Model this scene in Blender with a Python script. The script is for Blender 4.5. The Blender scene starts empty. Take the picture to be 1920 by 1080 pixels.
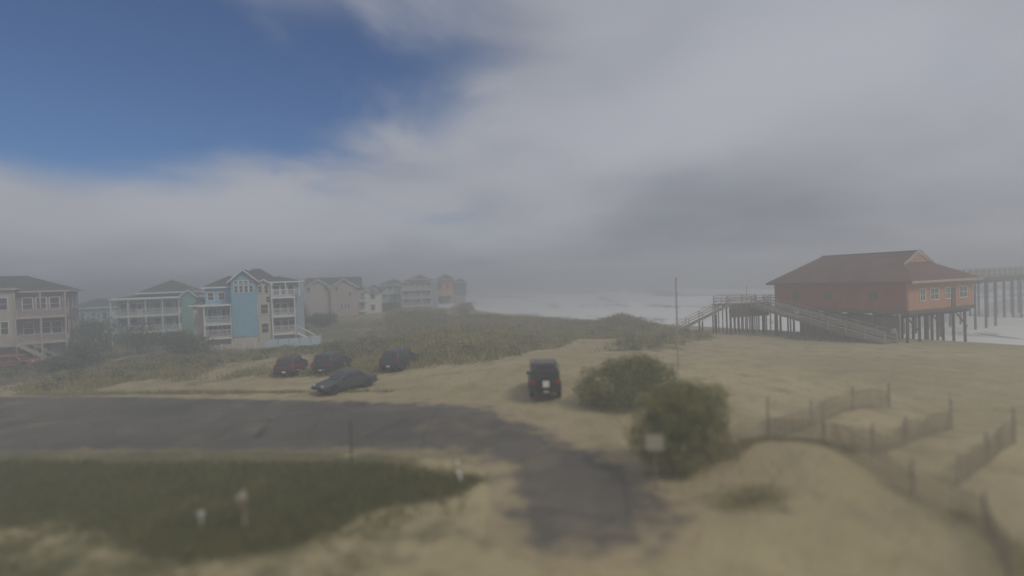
import bpy, math, random
import numpy as np
from mathutils import Matrix, Vector
C = bpy.context.scene
COL = C.collection
R = math.radians
random.seed(7); RNG = np.random.default_rng(7)

# ------------------------------------------------------------------ camera
CAMZ = 8.0
cam_d = bpy.data.cameras.new('camera'); cam = bpy.data.objects.new('camera', cam_d); COL.objects.link(cam)
cam_d.sensor_width = 36; cam_d.lens = 18; cam_d.clip_start = .1; cam_d.clip_end = 9000
PITCH = math.atan(14/960); ROLL = math.atan(.035)
RM = Matrix.Rotation(math.pi/2-PITCH, 4, 'X') @ Matrix.Rotation(-ROLL, 4, 'Z')
cam.matrix_world = Matrix.Translation((0, 0, CAMZ)) @ RM
cam_d.dof.use_dof = True; cam_d.dof.focus_distance = 56; cam_d.dof.aperture_fstop = .018/.42
C.camera = cam

# ------------------------------------------------------------------ sky, sun, exposure
SUN_AZ, SUN_EL = R(128), R(46)          # azimuth from +Y towards +X: behind the camera on the right
w = bpy.data.worlds.new('World'); C.world = w; w.use_nodes = True
nt = w.node_tree; nt.nodes.clear()
def N(nt, t, **k):
    n = nt.nodes.new(t)
    for a, b in k.items(): setattr(n, a, b)
    return n
class G:                                   # tiny expression helper for node trees
    def __init__(s, nt): s.nt = nt
    def m(s, op, a, b=None, c=None, clamp=False):
        n = N(s.nt, 'ShaderNodeMath', operation=op, use_clamp=clamp)
        for i, v in enumerate((a, b, c)):
            if v is None: continue
            if isinstance(v, (int, float)): n.inputs[i].default_value = v
            else: s.nt.links.new(v, n.inputs[i])
        return n.outputs[0]
    def ss(s, x, a, b, o0=0., o1=1.):
        n = N(s.nt, 'ShaderNodeMapRange', interpolation_type='SMOOTHSTEP')
        s.nt.links.new(x, n.inputs[0])
        for i, v in enumerate((a, b, o0, o1)): n.inputs[i+1].default_value = v
        return n.outputs[0]
    def mix(s, f, a, b, mode='MIX'):
        n = N(s.nt, 'ShaderNodeMix', data_type='RGBA', blend_type=mode)
        for i, v in ((0, f), (6, a), (7, b)):
            if isinstance(v, (int, float)): n.inputs[i].default_value = v
            elif isinstance(v, tuple): n.inputs[i].default_value = (*v, 1)[:4]
            else: s.nt.links.new(v, n.inputs[i])
        return n.outputs[2]
    def noise(s, vec, scale, detail=4, rough=.55, dist=0.):
        n = N(s.nt, 'ShaderNodeTexNoise')
        if vec is not None: s.nt.links.new(vec, n.inputs['Vector'])
        n.inputs['Scale'].default_value = scale; n.inputs['Detail'].default_value = detail
        n.inputs['Roughness'].default_value = rough; n.inputs['Distortion'].default_value = dist
        return n.outputs[0]
g = G(nt)
tc = N(nt, 'ShaderNodeTexCoord'); sep = N(nt, 'ShaderNodeSeparateXYZ'); nt.links.new(tc.outputs['Generated'], sep.inputs[0])
X, Y, Z = sep.outputs
az = g.m('MULTIPLY', g.m('ARCTAN2', X, Y), 57.2958)
el = g.m('MULTIPLY', g.m('ARCSINE', Z), 57.2958)
sky = N(nt, 'ShaderNodeTexSky', sky_type='NISHITA', sun_disc=False, sun_elevation=SUN_EL, sun_rotation=SUN_AZ)
sky.air_density = 1.0; sky.dust_density = .3; sky.ozone_density = 3.0
zz = g.m('ADD', g.m('ABSOLUTE', Z), .22)
comb = N(nt, 'ShaderNodeCombineXYZ')
nt.links.new(g.m('DIVIDE', X, zz), comb.inputs[0]); nt.links.new(g.m('DIVIDE', Y, zz), comb.inputs[1])
n1 = g.noise(comb.outputs[0], .9, 4, .45, .2)
n2 = g.noise(comb.outputs[0], 2.0, 3, .42, .3)
n3 = g.noise(comb.outputs[0], .55, 3, .5, .0)
def blob(a0, e0, ra, re, p=1.):
    da = g.m('DIVIDE', g.m('SUBTRACT', az, a0), ra); de = g.m('DIVIDE', g.m('SUBTRACT', el, e0), re)
    r = g.m('SQRT', g.m('ADD', g.m('MULTIPLY', da, da), g.m('MULTIPLY', de, de)))
    return g.ss(r, 0, 1, p, 0)
# tilt: blue opening leans from upper right to lower left
dens = g.m('MULTIPLY_ADD', g.m('SUBTRACT', n1, .5), .6, 1.0)
dens = g.m('MULTIPLY_ADD', g.m('SUBTRACT', n2, .5), .32, dens)
for b in (blob(-36, 17, 36, 15, 1.5), blob(-12, 25, 30, 15, .95), blob(-62, 22, 40, 20, .8)):
    dens = g.m('SUBTRACT', dens, b)
dens = g.m('ADD', dens, blob(-38, 4.5, 40, 9.5, .75))
dens = g.m('ADD', dens, blob(-26, 27, 14, 6, .12))
dens = g.m('SUBTRACT', dens, blob(-38, 27, 22, 10, .5))
dens = g.m('SUBTRACT', dens, blob(-8, 7, 14, 4.5, .42))
dens = g.m('ADD', dens, g.m('MULTIPLY', g.ss(g.noise(comb.outputs[0], 1.6, 5, .55, .6), .40, .7), .46))
cover = g.ss(dens, -.15, 1.0)
shade = g.m('MULTIPLY_ADD', g.m('SUBTRACT', n2, .5), .5, g.m('MULTIPLY_ADD', g.m('SUBTRACT', n3, .5), .6, .66))
shade = g.m('SUBTRACT', shade, blob(23, 6, 22, 9, .42))
shade = g.m('SUBTRACT', shade, g.ss(el, 0, 6, .12, 0))
shade = g.m('SUBTRACT', shade, blob(2, 25, 14, 8, .22))
shade = g.m('ADD', shade, blob(14, 15, 16, 6, .25))
shade = g.m('ADD', shade, blob(34, 18, 22, 10, .30))
shade = g.m('ADD', shade, blob(-30, 7, 28, 6, .28))
shade = g.ss(shade, .0, 1.0)
ccol = g.mix(shade, (2.1, 2.25, 2.68), (4.2, 4.36, 4.85))
blue = g.mix(1.0, sky.outputs[0], (.38, .54, .74), 'MULTIPLY')
blue = g.mix(.18, blue, (1.1, 1.3, 1.7))
skyc = g.mix(cover, blue, ccol)
bg = N(nt, 'ShaderNodeBackground'); bg.inputs[1].default_value = .1
out = N(nt, 'ShaderNodeOutputWorld')
nt.links.new(skyc, bg.inputs[0]); nt.links.new(bg.outputs[0], out.inputs[0])
w.cycles.sampling_method = 'MANUAL'; w.cycles.sample_map_resolution = 512

sd = bpy.data.lights.new('sun', 'SUN'); sd.energy = 1.5; sd.angle = R(14); sd.color = (1, .93, .82)
sun = bpy.data.objects.new('sun', sd); COL.objects.link(sun)
sv = Vector((math.sin(SUN_AZ)*math.cos(SUN_EL), math.cos(SUN_AZ)*math.cos(SUN_EL), math.sin(SUN_EL)))
sun.rotation_euler = sv.to_track_quat('Z', 'Y').to_euler(); sun.location = sv*100

C.view_settings.view_transform = 'Standard'; C.view_settings.look = 'None'
C.view_settings.exposure = 0; C.view_settings.gamma = 1; C.view_settings.use_curve_mapping = False
C.render.engine = 'CYCLES'
cy = C.cycles
cy.max_bounces = 6; cy.diffuse_bounces = 3; cy.glossy_bounces = 2; cy.transmission_bounces = 3
cy.volume_bounces = 2; cy.transparent_max_bounces = 8
cy.use_denoising = True; cy.denoiser = 'OPENIMAGEDENOISE'; cy.use_adaptive_sampling = False
cy.caustics_reflective = False; cy.caustics_refractive = False; cy.sample_clamp_indirect = 4

# ------------------------------------------------------------------ pixel -> place (photo is 1920 x 1080)
R3 = RM.to_3x3()
def ray(px, py): return R3 @ Vector(((px-960)/960, (540-py)/960, -1))
def at(px, py, z=0.):
    d = ray(px, py); t = (z-CAMZ)/d.z
    return Vector((d.x*t, d.y*t, z))
def atd(px, py, Yd):
    d = ray(px, py); t = Yd/d.y
    return Vector((d.x*t, d.y*t, CAMZ+d.z*t))

# ------------------------------------------------------------------ materials
def srgb(r, g_, b):
    return tuple(((v/255)/12.92 if v/255 <= .04045 else ((v/255+.055)/1.055)**2.4) for v in (r, g_, b))
MATS = {}
def mat(name, col, rough=.8, var=.25, scale=2., col2=None, bump=.0, bscale=20., metal=0., spec=.3, island=0., stripes=0., kindstripe='Z', coord='Object'):
    if name in MATS: return MATS[name]
    m = bpy.data.materials.new(name); m.use_nodes = True; t = m.node_tree; q = G(t)
    b = t.nodes['Principled BSDF']
    tcn = N(t, 'ShaderNodeTexCoord').outputs[coord]
    nz = q.noise(tcn, scale, 5, .6)
    c2 = col2 if col2 else tuple(c*(1-var*1.6) for c in col)
    c1 = tuple(min(1, c*(1+var*.6)) for c in col) if not col2 else col
    c = q.mix(q.ss(nz, .3, .7), c2, c1)
    fine = q.noise(tcn, scale*9, 3, .6)
    c = q.mix(.5, c, q.mix(q.ss(fine, .3, .7), tuple(v*.75 for v in col), tuple(min(1, v*1.2) for v in col)))
    if island:
        gi = N(t, 'ShaderNodeNewGeometry').outputs['Random Per Island']
        hs = N(t, 'ShaderNodeHueSaturation'); t.links.new(c, hs.inputs['Color'])
        t.links.new(q.m('MULTIPLY_ADD', gi, island*2, 1-island), hs.inputs['Value'])
        t.links.new(q.m('MULTIPLY_ADD', gi, -.05, .525), hs.inputs['Hue'])
        c = hs.outputs[0]
    t.links.new(c, b.inputs['Base Color'])
    b.inputs['Roughness'].default_value = rough; b.inputs['Metallic'].default_value = metal
    b.inputs['Specular IOR Level'].default_value = spec
    if bump or stripes:
        bp = N(t, 'ShaderNodeBump'); bp.inputs['Distance'].default_value = .03; bp.inputs['Strength'].default_value = max(bump, .6 if stripes else 0)
        hgt = q.noise(tcn, bscale, 4, .6)
        if stripes:
            wv = N(t, 'ShaderNodeTexWave', bands_direction=kindstripe, wave_profile='SAW'); wv.inputs['Scale'].default_value = stripes
            t.links.new(tcn, wv.inputs['Vector'])
            hgt = q.m('MULTIPLY_ADD', hgt, .3, wv.outputs['Fac'])
        t.links.new(hgt, bp.inputs['Height']); t.links.new(bp.outputs[0], b.inputs['Normal'])
    MATS[name] = m; return m

SAND = (.36, .30, .205)
def ground_mat():
    m = bpy.data.materials.new('sand_ground'); m.use_nodes = True; t = m.node_tree; q = G(t); b = t.nodes['Principled BSDF']
    o = N(t, 'ShaderNodeTexCoord').outputs['Object']
    at_ = N(t, 'ShaderNodeAttribute', attribute_name='veg_shade').outputs['Fac']
    wet = N(t, 'ShaderNodeAttribute', attribute_name='wet').outputs['Fac']
    big = q.noise(o, .09, 5, .55); mid = q.noise(o, .6, 6, .62); fine = q.noise(o, 9, 5, .7)
    c = q.mix(q.ss(big, .35, .65), (.37, .308, .17), (.465, .392, .225))
    c = q.mix(q.ss(mid, .4, .75), c, (.29, .24, .135))
    c = q.mix(q.ss(fine, .35, .75, 0, .35), c, (.16, .13, .09))
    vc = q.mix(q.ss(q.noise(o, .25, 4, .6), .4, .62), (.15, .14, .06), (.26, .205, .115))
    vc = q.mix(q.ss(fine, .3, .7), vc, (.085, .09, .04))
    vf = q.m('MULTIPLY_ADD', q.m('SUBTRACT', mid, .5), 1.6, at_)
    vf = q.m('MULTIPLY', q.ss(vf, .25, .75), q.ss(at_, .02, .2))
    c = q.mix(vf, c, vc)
    c = q.mix(q.m('MULTIPLY', wet, .75), c, (.12, .10, .075))
    t.links.new(c, b.inputs['Base Color'])
    t.links.new(q.ss(wet, 0, 1, .9, .35), b.inputs['Roughness']); b.inputs['Specular IOR Level'].default_value = .2
    bp = N(t, 'ShaderNodeBump'); bp.inputs['Distance'].default_value = .22; bp.inputs['Strength'].default_value = .8
    foot = N(t, 'ShaderNodeTexVoronoi', feature='SMOOTH_F1'); foot.inputs['Scale'].default_value = 2.6; t.links.new(o, foot.inputs['Vector'])
    t.links.new(q.m('ADD', q.m('MULTIPLY', mid, .8), q.m('MULTIPLY', q.ss(foot.outputs['Distance'], .0, .35), .35)), bp.inputs['Height'])
    t.links.new(bp.outputs[0], b.inputs['Normal'])
    return m
def asphalt_mat():
    m = bpy.data.materials.new('worn_asphalt'); m.use_nodes = True; t = m.node_tree; q = G(t); b = t.nodes['Principled BSDF']
    o = N(t, 'ShaderNodeTexCoord').outputs['Object']; e = N(t, 'ShaderNodeAttribute', attribute_name='edge').outputs['Fac']
    big = q.noise(o, .16, 4, .55); mid = q.noise(o, .9, 6, .6); fine = q.noise(o, 14, 4, .7)
    c = q.mix(q.ss(big, .35, .65), (.105, .096, .082), (.155, .138, .114))
    c = q.mix(q.ss(fine, .3, .7), q.mix(1., c, (.72, .72, .72), 'MULTIPLY'), c)
    cr = N(t, 'ShaderNodeTexVoronoi', feature='DISTANCE_TO_EDGE'); cr.inputs['Scale'].default_value = .22; t.links.new(o, cr.inputs['Vector'])
    c = q.mix(q.ss(cr.outputs['Distance'], .0, .012, .7, 0), c, (.02, .02, .02))
    dr = q.m('MULTIPLY_ADD', q.m('SUBTRACT', mid, .5), 1.8, e)
    sandf = q.ss(dr, .05, .8, 1, 0)
    patch = q.m('MULTIPLY', q.ss(q.noise(o, .35, 6, .65), .48, .78), .42)
    sandf = q.m('MAXIMUM', sandf, patch)
    c = q.mix(sandf, c, q.mix(N(t, 'ShaderNodeAttribute', attribute_name='veg_shade').outputs['Fac'], (.37, .295, .175), (.13, .125, .058)))
    t.links.new(c, b.inputs['Base Color']); b.inputs['Roughness'].default_value = .85; b.inputs['Specular IOR Level'].default_value = .25
    bp = N(t, 'ShaderNodeBump'); bp.inputs['Distance'].default_value = .01; bp.inputs['Strength'].default_value = .5
    t.links.new(fine, bp.inputs['Height']); t.links.new(bp.outputs[0], b.inputs['Normal'])
    return m
def sea_mat():
    m = bpy.data.materials.new('sea_water'); m.use_nodes = True; t = m.node_tree; q = G(t); b = t.nodes['Principled BSDF']
    o = N(t, 'ShaderNodeTexCoord').outputs['Object']; f = N(t, 'ShaderNodeAttribute', attribute_name='foam').outputs['Fac']
    mp = N(t, 'ShaderNodeMapping'); mp.inputs['Rotation'].default_value = (0, 0, R(61)); mp.inputs['Scale'].default_value = (.35, 1.3, 1)
    # long streaks follow the shoreline
    mp.inputs['Rotation'].default_value = (0, 0, R(-29)); mp.inputs['Scale'].default_value = (1.3, .35, 1)
    t.links.new(o, mp.inputs['Vector']); v = mp.outputs[0]
    a = q.noise(v, .09, 6, .6, .4); c_ = q.noise(v, .8, 6, .68, .3)
    ff = q.m('ADD', f, q.m('ADD', q.m('MULTIPLY', q.m('SUBTRACT', a, .5), 1.5), q.m('MULTIPLY', q.m('SUBTRACT', c_, .5), .9)))
    ff = q.ss(ff, .42, .72)
    col = q.mix(q.ss(a, .3, .7), (.03, .042, .042), (.06, .075, .068))
    col = q.mix(ff, col, (.86, .86, .85))
    t.links.new(col, b.inputs['Base Color']); t.links.new(q.ss(ff, 0, 1, .18, .8), b.inputs['Roughness'])
    bp = N(t, 'ShaderNodeBump'); bp.inputs['Distance'].default_value = .35; bp.inputs['Strength'].default_value = .7
    t.links.new(q.m('ADD', q.m('MULTIPLY', c_, .7), q.m('MULTIPLY', ff, .5)), bp.inputs['Height']); t.links.new(bp.outputs[0], b.inputs['Normal'])
    return m

# ------------------------------------------------------------------ mesh helpers
def link(name, me, parent=None, loc=(0, 0, 0), rz=0., kind=None):
    o = bpy.data.objects.new(name, me); COL.objects.link(o)
    o.location = loc; o.rotation_euler = (0, 0, rz)
    if parent: o.parent = parent
    if kind: o['kind'] = kind
    return o
def npmesh(name, V, F, m=None, smooth=False, attrs=None):
    V = np.asarray(V, np.float32).reshape(-1, 3); F = np.asarray(F, np.int32)
    me = bpy.data.meshes.new(name); k = F.shape[1]
    me.vertices.add(len(V)); me.vertices.foreach_set('co', V.ravel())
    me.loops.add(F.size); me.loops.foreach_set('vertex_index', F.ravel())
    me.polygons.add(len(F)); me.polygons.foreach_set('loop_start', np.arange(0, F.size, k, dtype=np.int32))
    me.update(calc_edges=True)
    if smooth: me.polygons.foreach_set('use_smooth', np.ones(len(F), bool))
    for a, v in (attrs or {}).items():
        at_ = me.attributes.new(a, 'FLOAT', 'POINT'); at_.data.foreach_set('value', np.asarray(v, np.float32).ravel())
    if m: me.materials.append(m)
    return me
class MB:
    def __init__(s): s.v = []; s.f = []
    def add(s, vs, fs):
        n = len(s.v); s.v += [tuple(v) for v in vs]; s.f += [tuple(i+n for i in f) for f in fs]; return s
    def box(s, x0, x1, y0, y1, z0, z1):
        return s.add([(x0,y0,z0),(x1,y0,z0),(x1,y1,z0),(x0,y1,z0),(x0,y0,z1),(x1,y0,z1),(x1,y1,z1),(x0,y1,z1)],
                     [(0,3,2,1),(4,5,6,7),(0,1,5,4),(1,2,6,5),(2,3,7,6),(3,0,4,7)])
    def tube(s, a, b, r0, r1=None, n=8, cap=True):
        r1 = r0 if r1 is None else r1
        a, b = Vector(a), Vector(b); d = (b-a).normalized()
        u = d.cross(Vector((0, 0, 1)) if abs(d.z) < .9 else Vector((1, 0, 0))).normalized(); v = d.cross(u)
        vs = []
        for p, r in ((a, r0), (b, r1)):
            for i in range(n):
                t = 2*math.pi*i/n; vs.append(p+u*(r*math.cos(t))+v*(r*math.sin(t)))
        fs = [(i, (i+1) % n, n+(i+1) % n, n+i) for i in range(n)]
        if cap: fs += [tuple(range(n))[::-1], tuple(range(n, 2*n))]
        return s.add(vs, fs)
    def bar(s, a, b, wd, ht):
        """rectangular beam between two points"""
        a, b = Vector(a), Vector(b); d = (b-a).normalized()
        u = d.cross(Vector((0, 0, 1)) if abs(d.z) < .95 else Vector((0, 1, 0))).normalized()*wd/2; v = u.cross(d).normalized()*ht/2
        vs = [p+su*u+sv_*v for p in (a, b) for su, sv_ in ((-1,-1),(1,-1),(1,1),(-1,1))]
        return s.add(vs, [(3,2,1,0),(4,5,6,7),(0,1,5,4),(1,2,6,5),(2,3,7,6),(3,0,4,7)])
    def prism(s, pts, y0, y1):
        """outline in x,z pushed along y"""
        n = len(pts)
        return s.add([(x, y0, z) for x, z in pts]+[(x, y1, z) for x, z in pts],
                     [tuple(range(n)), tuple(range(2*n-1, n-1, -1))]+[(i, i+n, (i+1) % n+n, (i+1) % n) for i in range(n)])
    def mesh(s, name, m=None, smooth=False):
        me = bpy.data.meshes.new(name); me.from_pydata([tuple(v) for v in s.v], [], s.f)
        me.validate(); me.update()
        import bmesh
        bm = bmesh.new(); bm.from_mesh(me); bmesh.ops.recalc_face_normals(bm, faces=bm.faces); bm.to_mesh(me); bm.free()
        if smooth:
            me.polygons.foreach_set('use_smooth', [True]*len(me.polygons)); me.set_sharp_from_angle(angle=R(35))
        if m: me.materials.append(m)
        return me
    def build(s, name, m, parent=None, loc=(0, 0, 0), rz=0., smooth=False, kind=None, bevel=0.):
        o = link(name, s.mesh(name, m, smooth), parent, loc, rz, kind)
        if bevel:
            bv = o.modifiers.new('bevel', 'BEVEL'); bv.width = bevel; bv.segments = 2; bv.limit_method = 'ANGLE'; bv.angle_limit = R(30)
        return o
def thing(name, label, cat, loc=(0, 0, 0), rz=0., group=None):
    o = bpy.data.objects.new(name, None); COL.objects.link(o); o.location = loc; o.rotation_euler = (0, 0, rz)
    o['label'] = label; o['category'] = cat
    if group: o['group'] = group
    return o
def tag(o, label, cat, group=None):
    o['label'] = label; o['category'] = cat
    if group: o['group'] = group
    return o
def dup(root, loc, rz, label=None, scale=None):
    r = root.copy(); COL.objects.link(r); r.location = loc; r.rotation_euler = (0, 0, rz)
    if label: r['label'] = label
    if scale: r.scale = (scale,)*3
    for ch in list(root.children):
        c = ch.copy(); COL.objects.link(c); c.parent = r
        for g2 in list(ch.children):
            d = g2.copy(); COL.objects.link(d); d.parent = c
    return r

# ------------------------------------------------------------------ terrain
SEA = -1.5
_sy = np.array([-400, 0, 20, 40, 58, 72, 100, 150, 220, 400, 900, 2500.])
_sx = np.array([ 330, 98, 84, 71, 58, 48, 27,  -4, -48, -150, -400, -1230.])
def shore(y): return np.interp(y, _sy, _sx)
def fbm(x, y, sc, seed=0):
    r = np.random.default_rng(100+seed); s = 0; a = 1.
    for k in range(5):
        for j in range(3):
            th = r.uniform(0, 6.28); ph = r.uniform(0, 6.28); f = (2**k)*r.uniform(.7, 1.4)/sc
            s = s+a*np.sin((x*np.cos(th)+y*np.sin(th))*f*6.28/4+ph+1.3*np.sin((x*np.sin(th)-y*np.cos(th))*f*1.1+ph*2))
        a *= .5
    return s/4
def bump2(x, y, cx, cy_, rx, ry, h, rot=0.):
    c, s = math.cos(rot), math.sin(rot); dx = (x-cx)*c+(y-cy_)*s; dy = -(x-cx)*s+(y-cy_)*c
    return h*np.exp(-(dx/rx)**2-(dy/ry)**2)
def sstep(a, b, x): t = np.clip((x-a)/(b-a), 0, 1); return t*t*(3-2*t)
def height(x, y):
    x = np.asarray(x, float); y = np.asarray(y, float)
    s = (shore(y)-x)*.87
    h = np.where(s < 0, SEA+s*.06, SEA+1.5*sstep(0, 14, s)+.0*s)
    h = np.maximum(h, -6)
    ro = sstep(6, 20, s)
    # dune ridge along the beach and vegetated hummocks between lot and sea
    d = bump2(x, y, 8, 80, 12, 6, .3, R(8)) + bump2(x, y, -15, 94, 17, 10, 1.7, R(-12)) + bump2(x, y, -5, 70, 10, 7, 1.0)
    d = d + bump2(x, y, -6, 53, 6, 3.5, .9, R(20)) + bump2(x, y, 13, 56, 5, 3, .8, R(-10)) + bump2(x, y, -17, 60, 8, 4, .8) + bump2(x, y, 4, 60, 7, 3, .6)
    d = d + bump2(x, y, -36, 104, 20, 12, 1.6) + bump2(x, y, -28, 135, 20, 22, 2.0) + bump2(x, y, 16.6, 76, 3.6, 3.5, 2.3)
    d = d + bump2(x, y, 2.5, 44, 11, 12, 1.1, R(30)) + bump2(x, y, 5, 33, 7, 7, .5) + bump2(x, y, -6, 62, 12, 8, .9)
    h = h+d*ro
    # fore-ground sand mounds
    h = h+bump2(x, y, 11.2, 20.2, 3.4, 2.4, 1.0, R(-15)) + bump2(x, y, 17.5, 26.5, 4, 2, .55, R(20)) + bump2(x, y, 19, 21.5, 4.0, 2.0, .5, R(25)) + bump2(x, y, 8, 16, 3, 2, .35)
    h = h+bump2(x, y, 25, 38, 12, 8, .5)
    flat = 1-.93*np.exp(-(np.clip(np.maximum(x-6, 0), 0, None)/3)**2)*sstep(50, 40, y)
    rough = fbm(x, y, 9, 1)*.22+fbm(x, y, 2.6, 2)*.07
    dn = np.clip(d, 0, 2)
    h = h+(rough*(1+1.1*dn))*flat*ro
    h = h+sstep(100, 400, s)*fbm(x, y, 60, 4)*.6
    return h
def hz(x, y): return float(height(x, y))
def poly_mask(x, y, poly):
    inside = np.zeros(x.shape, bool); n = len(poly); dist = np.full(x.shape, 1e9)
    for i in range(n):
        x1, y1 = poly[i]; x2, y2 = poly[(i+1) % n]
        c = ((y1 > y) != (y2 > y)) & (x < (x2-x1)*(y-y1)/((y2-y1) or 1e-9)+x1); inside ^= c
        dx, dy = x2-x1, y2-y1; t = np.clip(((x-x1)*dx+(y-y1)*dy)/(dx*dx+dy*dy+1e-9), 0, 1)
        dist = np.minimum(dist, np.hypot(x-x1-t*dx, y-y1-t*dy))
    return inside, dist
def smooth_poly(pts, n=6):
    P = [Vector(p).to_2d() if len(p) > 2 else Vector(p) for p in pts]; out = []
    for i in range(len(P)):
        a, b, c, d = P[i-1], P[i], P[(i+1) % len(P)], P[(i+2) % len(P)]
        for k in range(n):
            t = k/n
            out.append(tuple(.5*((2*b)+(c-a)*t+(2*a-5*b+4*c-d)*t*t+(3*b-a-3*c+d)*t**3)))
    return out
ROAD = smooth_poly([(-90, 34), (-60, 41), (-42, 42), (-23, 38.5), (-11, 35.5), (-3, 33), (1.2, 28), (4.9, 22.5), (6.1, 18.8), (5.2, 14.8), (1.6, 13.8), (-.9, 15.2), (-1.3, 18.8), (-2.2, 22.3), (-8, 24), (-15, 25), (-26, 26), (-50, 25), (-90, 20)])
GRASS = smooth_poly([(-60, 24.0), (-30, 24.8), (-18, 24), (-8, 23), (-2.6, 21.6), (-1.4, 20.4), (-2.3, 19.1), (-5.2, 18.0), (-6.6, 16.0), (-9, 15.2), (-12, 15.6), (-16, 17.2), (-20, 17.6), (-28, 16), (-60, 14)])
VERGE = smooth_poly([(-40, 42.6), (-20, 40.2), (-11, 38), (-9.5, 37.2), (-18, 38.9), (-38, 41.4)])
STRIP = [(-80, 23), (-80, 22), (-26, 27), (-15, 26.2), (-7, 25), (-3, 23), (-5, 21)]
SIDE = [(-50.5, 40), (-46, 40), (-47, 55), (-49, 66), (-47, 80), (-40, 92), (-37, 105), (-40.5, 106), (-44, 94), (-51.5, 81), (-53.5, 66), (-51.5, 55)]
THICK = smooth_poly([(-45, 44), (-28, 46.5), (-14, 45.8), (-8, 45.5), (-2, 45), (4, 51), (9, 51), (16, 54), (21, 60), (25, 67), (20, 86), (0, 104), (-20, 108), (-24, 92), (-24, 70), (-45, 66)])
def veg_shade_mask(x, y):
    v = np.zeros(x.shape)
    for poly, a, soft in ((GRASS, 1., 1.0), (STRIP, .8, 1.2), (THICK, .85, 3.), (VERGE, .9, .5)):
        i, d = poly_mask(x, y, poly); sd_ = np.where(i, d, -d)+fbm(x, y, 3.2, 51)*soft*.8
        v = np.maximum(v, a*(.5+.5*np.clip(sd_/soft, -1, 1)))
    # sandy track through the dunes and open sand lot
    tr = poly_mask(x, y, [(-1, 41), (0, 46), (4.5, 54), (9, 61), (15, 62), (9.5, 54), (4.5, 47), (3, 41)])
    v = np.where(tr[0], v*.1, v*np.clip(.1+tr[1]/1.6, 0, 1))
    v = v*(1-.75*sstep(.35, .8, fbm(x, y, 14, 61))*sstep(44, 50, y))
    s = (shore(y)-x)*.87
    hs = sstep(38, 60, s)*sstep(66, 80, y)*.75          # land around the houses
    left = sstep(-44, -56, x)*sstep(40, 48, y)*.8
    v = np.maximum(v, np.maximum(hs, left))
    sp = bump2(x, y, 8.2, 17.2, 1.9, 1.5, .45)+bump2(x, y, -18, 14.0, 11, 3.6, .85)+bump2(x, y, -5, 16.2, 4.5, 1.6, .40)+bump2(x, y, -30, 24, 26, 2.6, .5)+bump2(x, y, -9, 23.4, 9, .9, .42)  # the near-left corner bump paints a vignette's darkening into the ground colour
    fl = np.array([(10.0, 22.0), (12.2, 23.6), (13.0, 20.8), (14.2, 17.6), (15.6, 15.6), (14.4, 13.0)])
    dmin = np.min([poly_mask(x, y, [tuple(fl[i]), tuple(fl[i+1])])[1] for i in range(5)], 0); sp = np.maximum(sp, .25*np.exp(-(dmin/.7)**2))  # band along the long fence: wrack, plus fence shadow painted into the colour
    return np.clip(np.maximum(v, sp), 0, 1)
xs = np.unique(np.concatenate([np.linspace(-3200, -200, 14), np.arange(-200, -60, 3.), np.arange(-60, -25, .8), np.arange(-25, 32, .32), np.arange(32, 90, .8), np.arange(90, 150, 4.), np.linspace(160, 3200, 12)]))
ys = np.unique(np.concatenate([np.linspace(-3000, -20, 12), np.arange(-16, 8, 4.), np.arange(8, 50, .32), np.arange(50, 110, .7), np.arange(110, 260, 3.), np.linspace(270, 3200, 16)]))
gx, gy = np.meshgrid(xs, ys); hzg = height(gx, gy)
nx, ny = len(xs), len(ys); ii = np.arange((ny-1)*nx).reshape(ny-1, nx)[:, :-1].ravel()
F = np.stack([ii, ii+1, ii+nx+1, ii+nx], 1)
sg = (shore(gy)-gx)*.87
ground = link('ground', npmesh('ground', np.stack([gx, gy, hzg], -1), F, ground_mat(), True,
        {'veg_shade': veg_shade_mask(gx, gy), 'wet': 1-sstep(1, 9, sg)}), kind='structure')

def sheet(name, poly, m, cell, zoff=.03, feather=1.2):
    P = np.array(poly); x = np.arange(P[:, 0].min()-cell, P[:, 0].max()+cell, cell); y = np.arange(P[:, 1].min()-cell, P[:, 1].max()+cell, cell)
    a, b = np.meshgrid(x, y); ins, d = poly_mask(a, b, poly)
    keep = ins[:-1, :-1] & ins[1:, :-1] & ins[:-1, 1:] & ins[1:, 1:]
    n = len(x); idx = np.arange(a.size).reshape(a.shape); q = idx[:-1, :-1][keep]
    F_ = np.stack([q, q+1, q+n+1, q+n], 1); used = np.unique(F_); rem = np.full(a.size, -1); rem[used] = np.arange(len(used))
    z = height(a, b)+zoff
    V = np.stack([a, b, z], -1).reshape(-1, 3)[used]
    return link(name, npmesh(name, V, rem[F_], m, True, {'edge': np.clip(d/(feather*(.5+.5*sstep(-14, -5, a))), 0, 1).ravel()[used], 'veg_shade': veg_shade_mask(a, b).ravel()[used]}), kind='structure')
asph = asphalt_mat()
sheet('road', ROAD, asph, .3, .014, 2.6)
sheet('side_road', SIDE, asph, .4, .05, 1.5)

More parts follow.
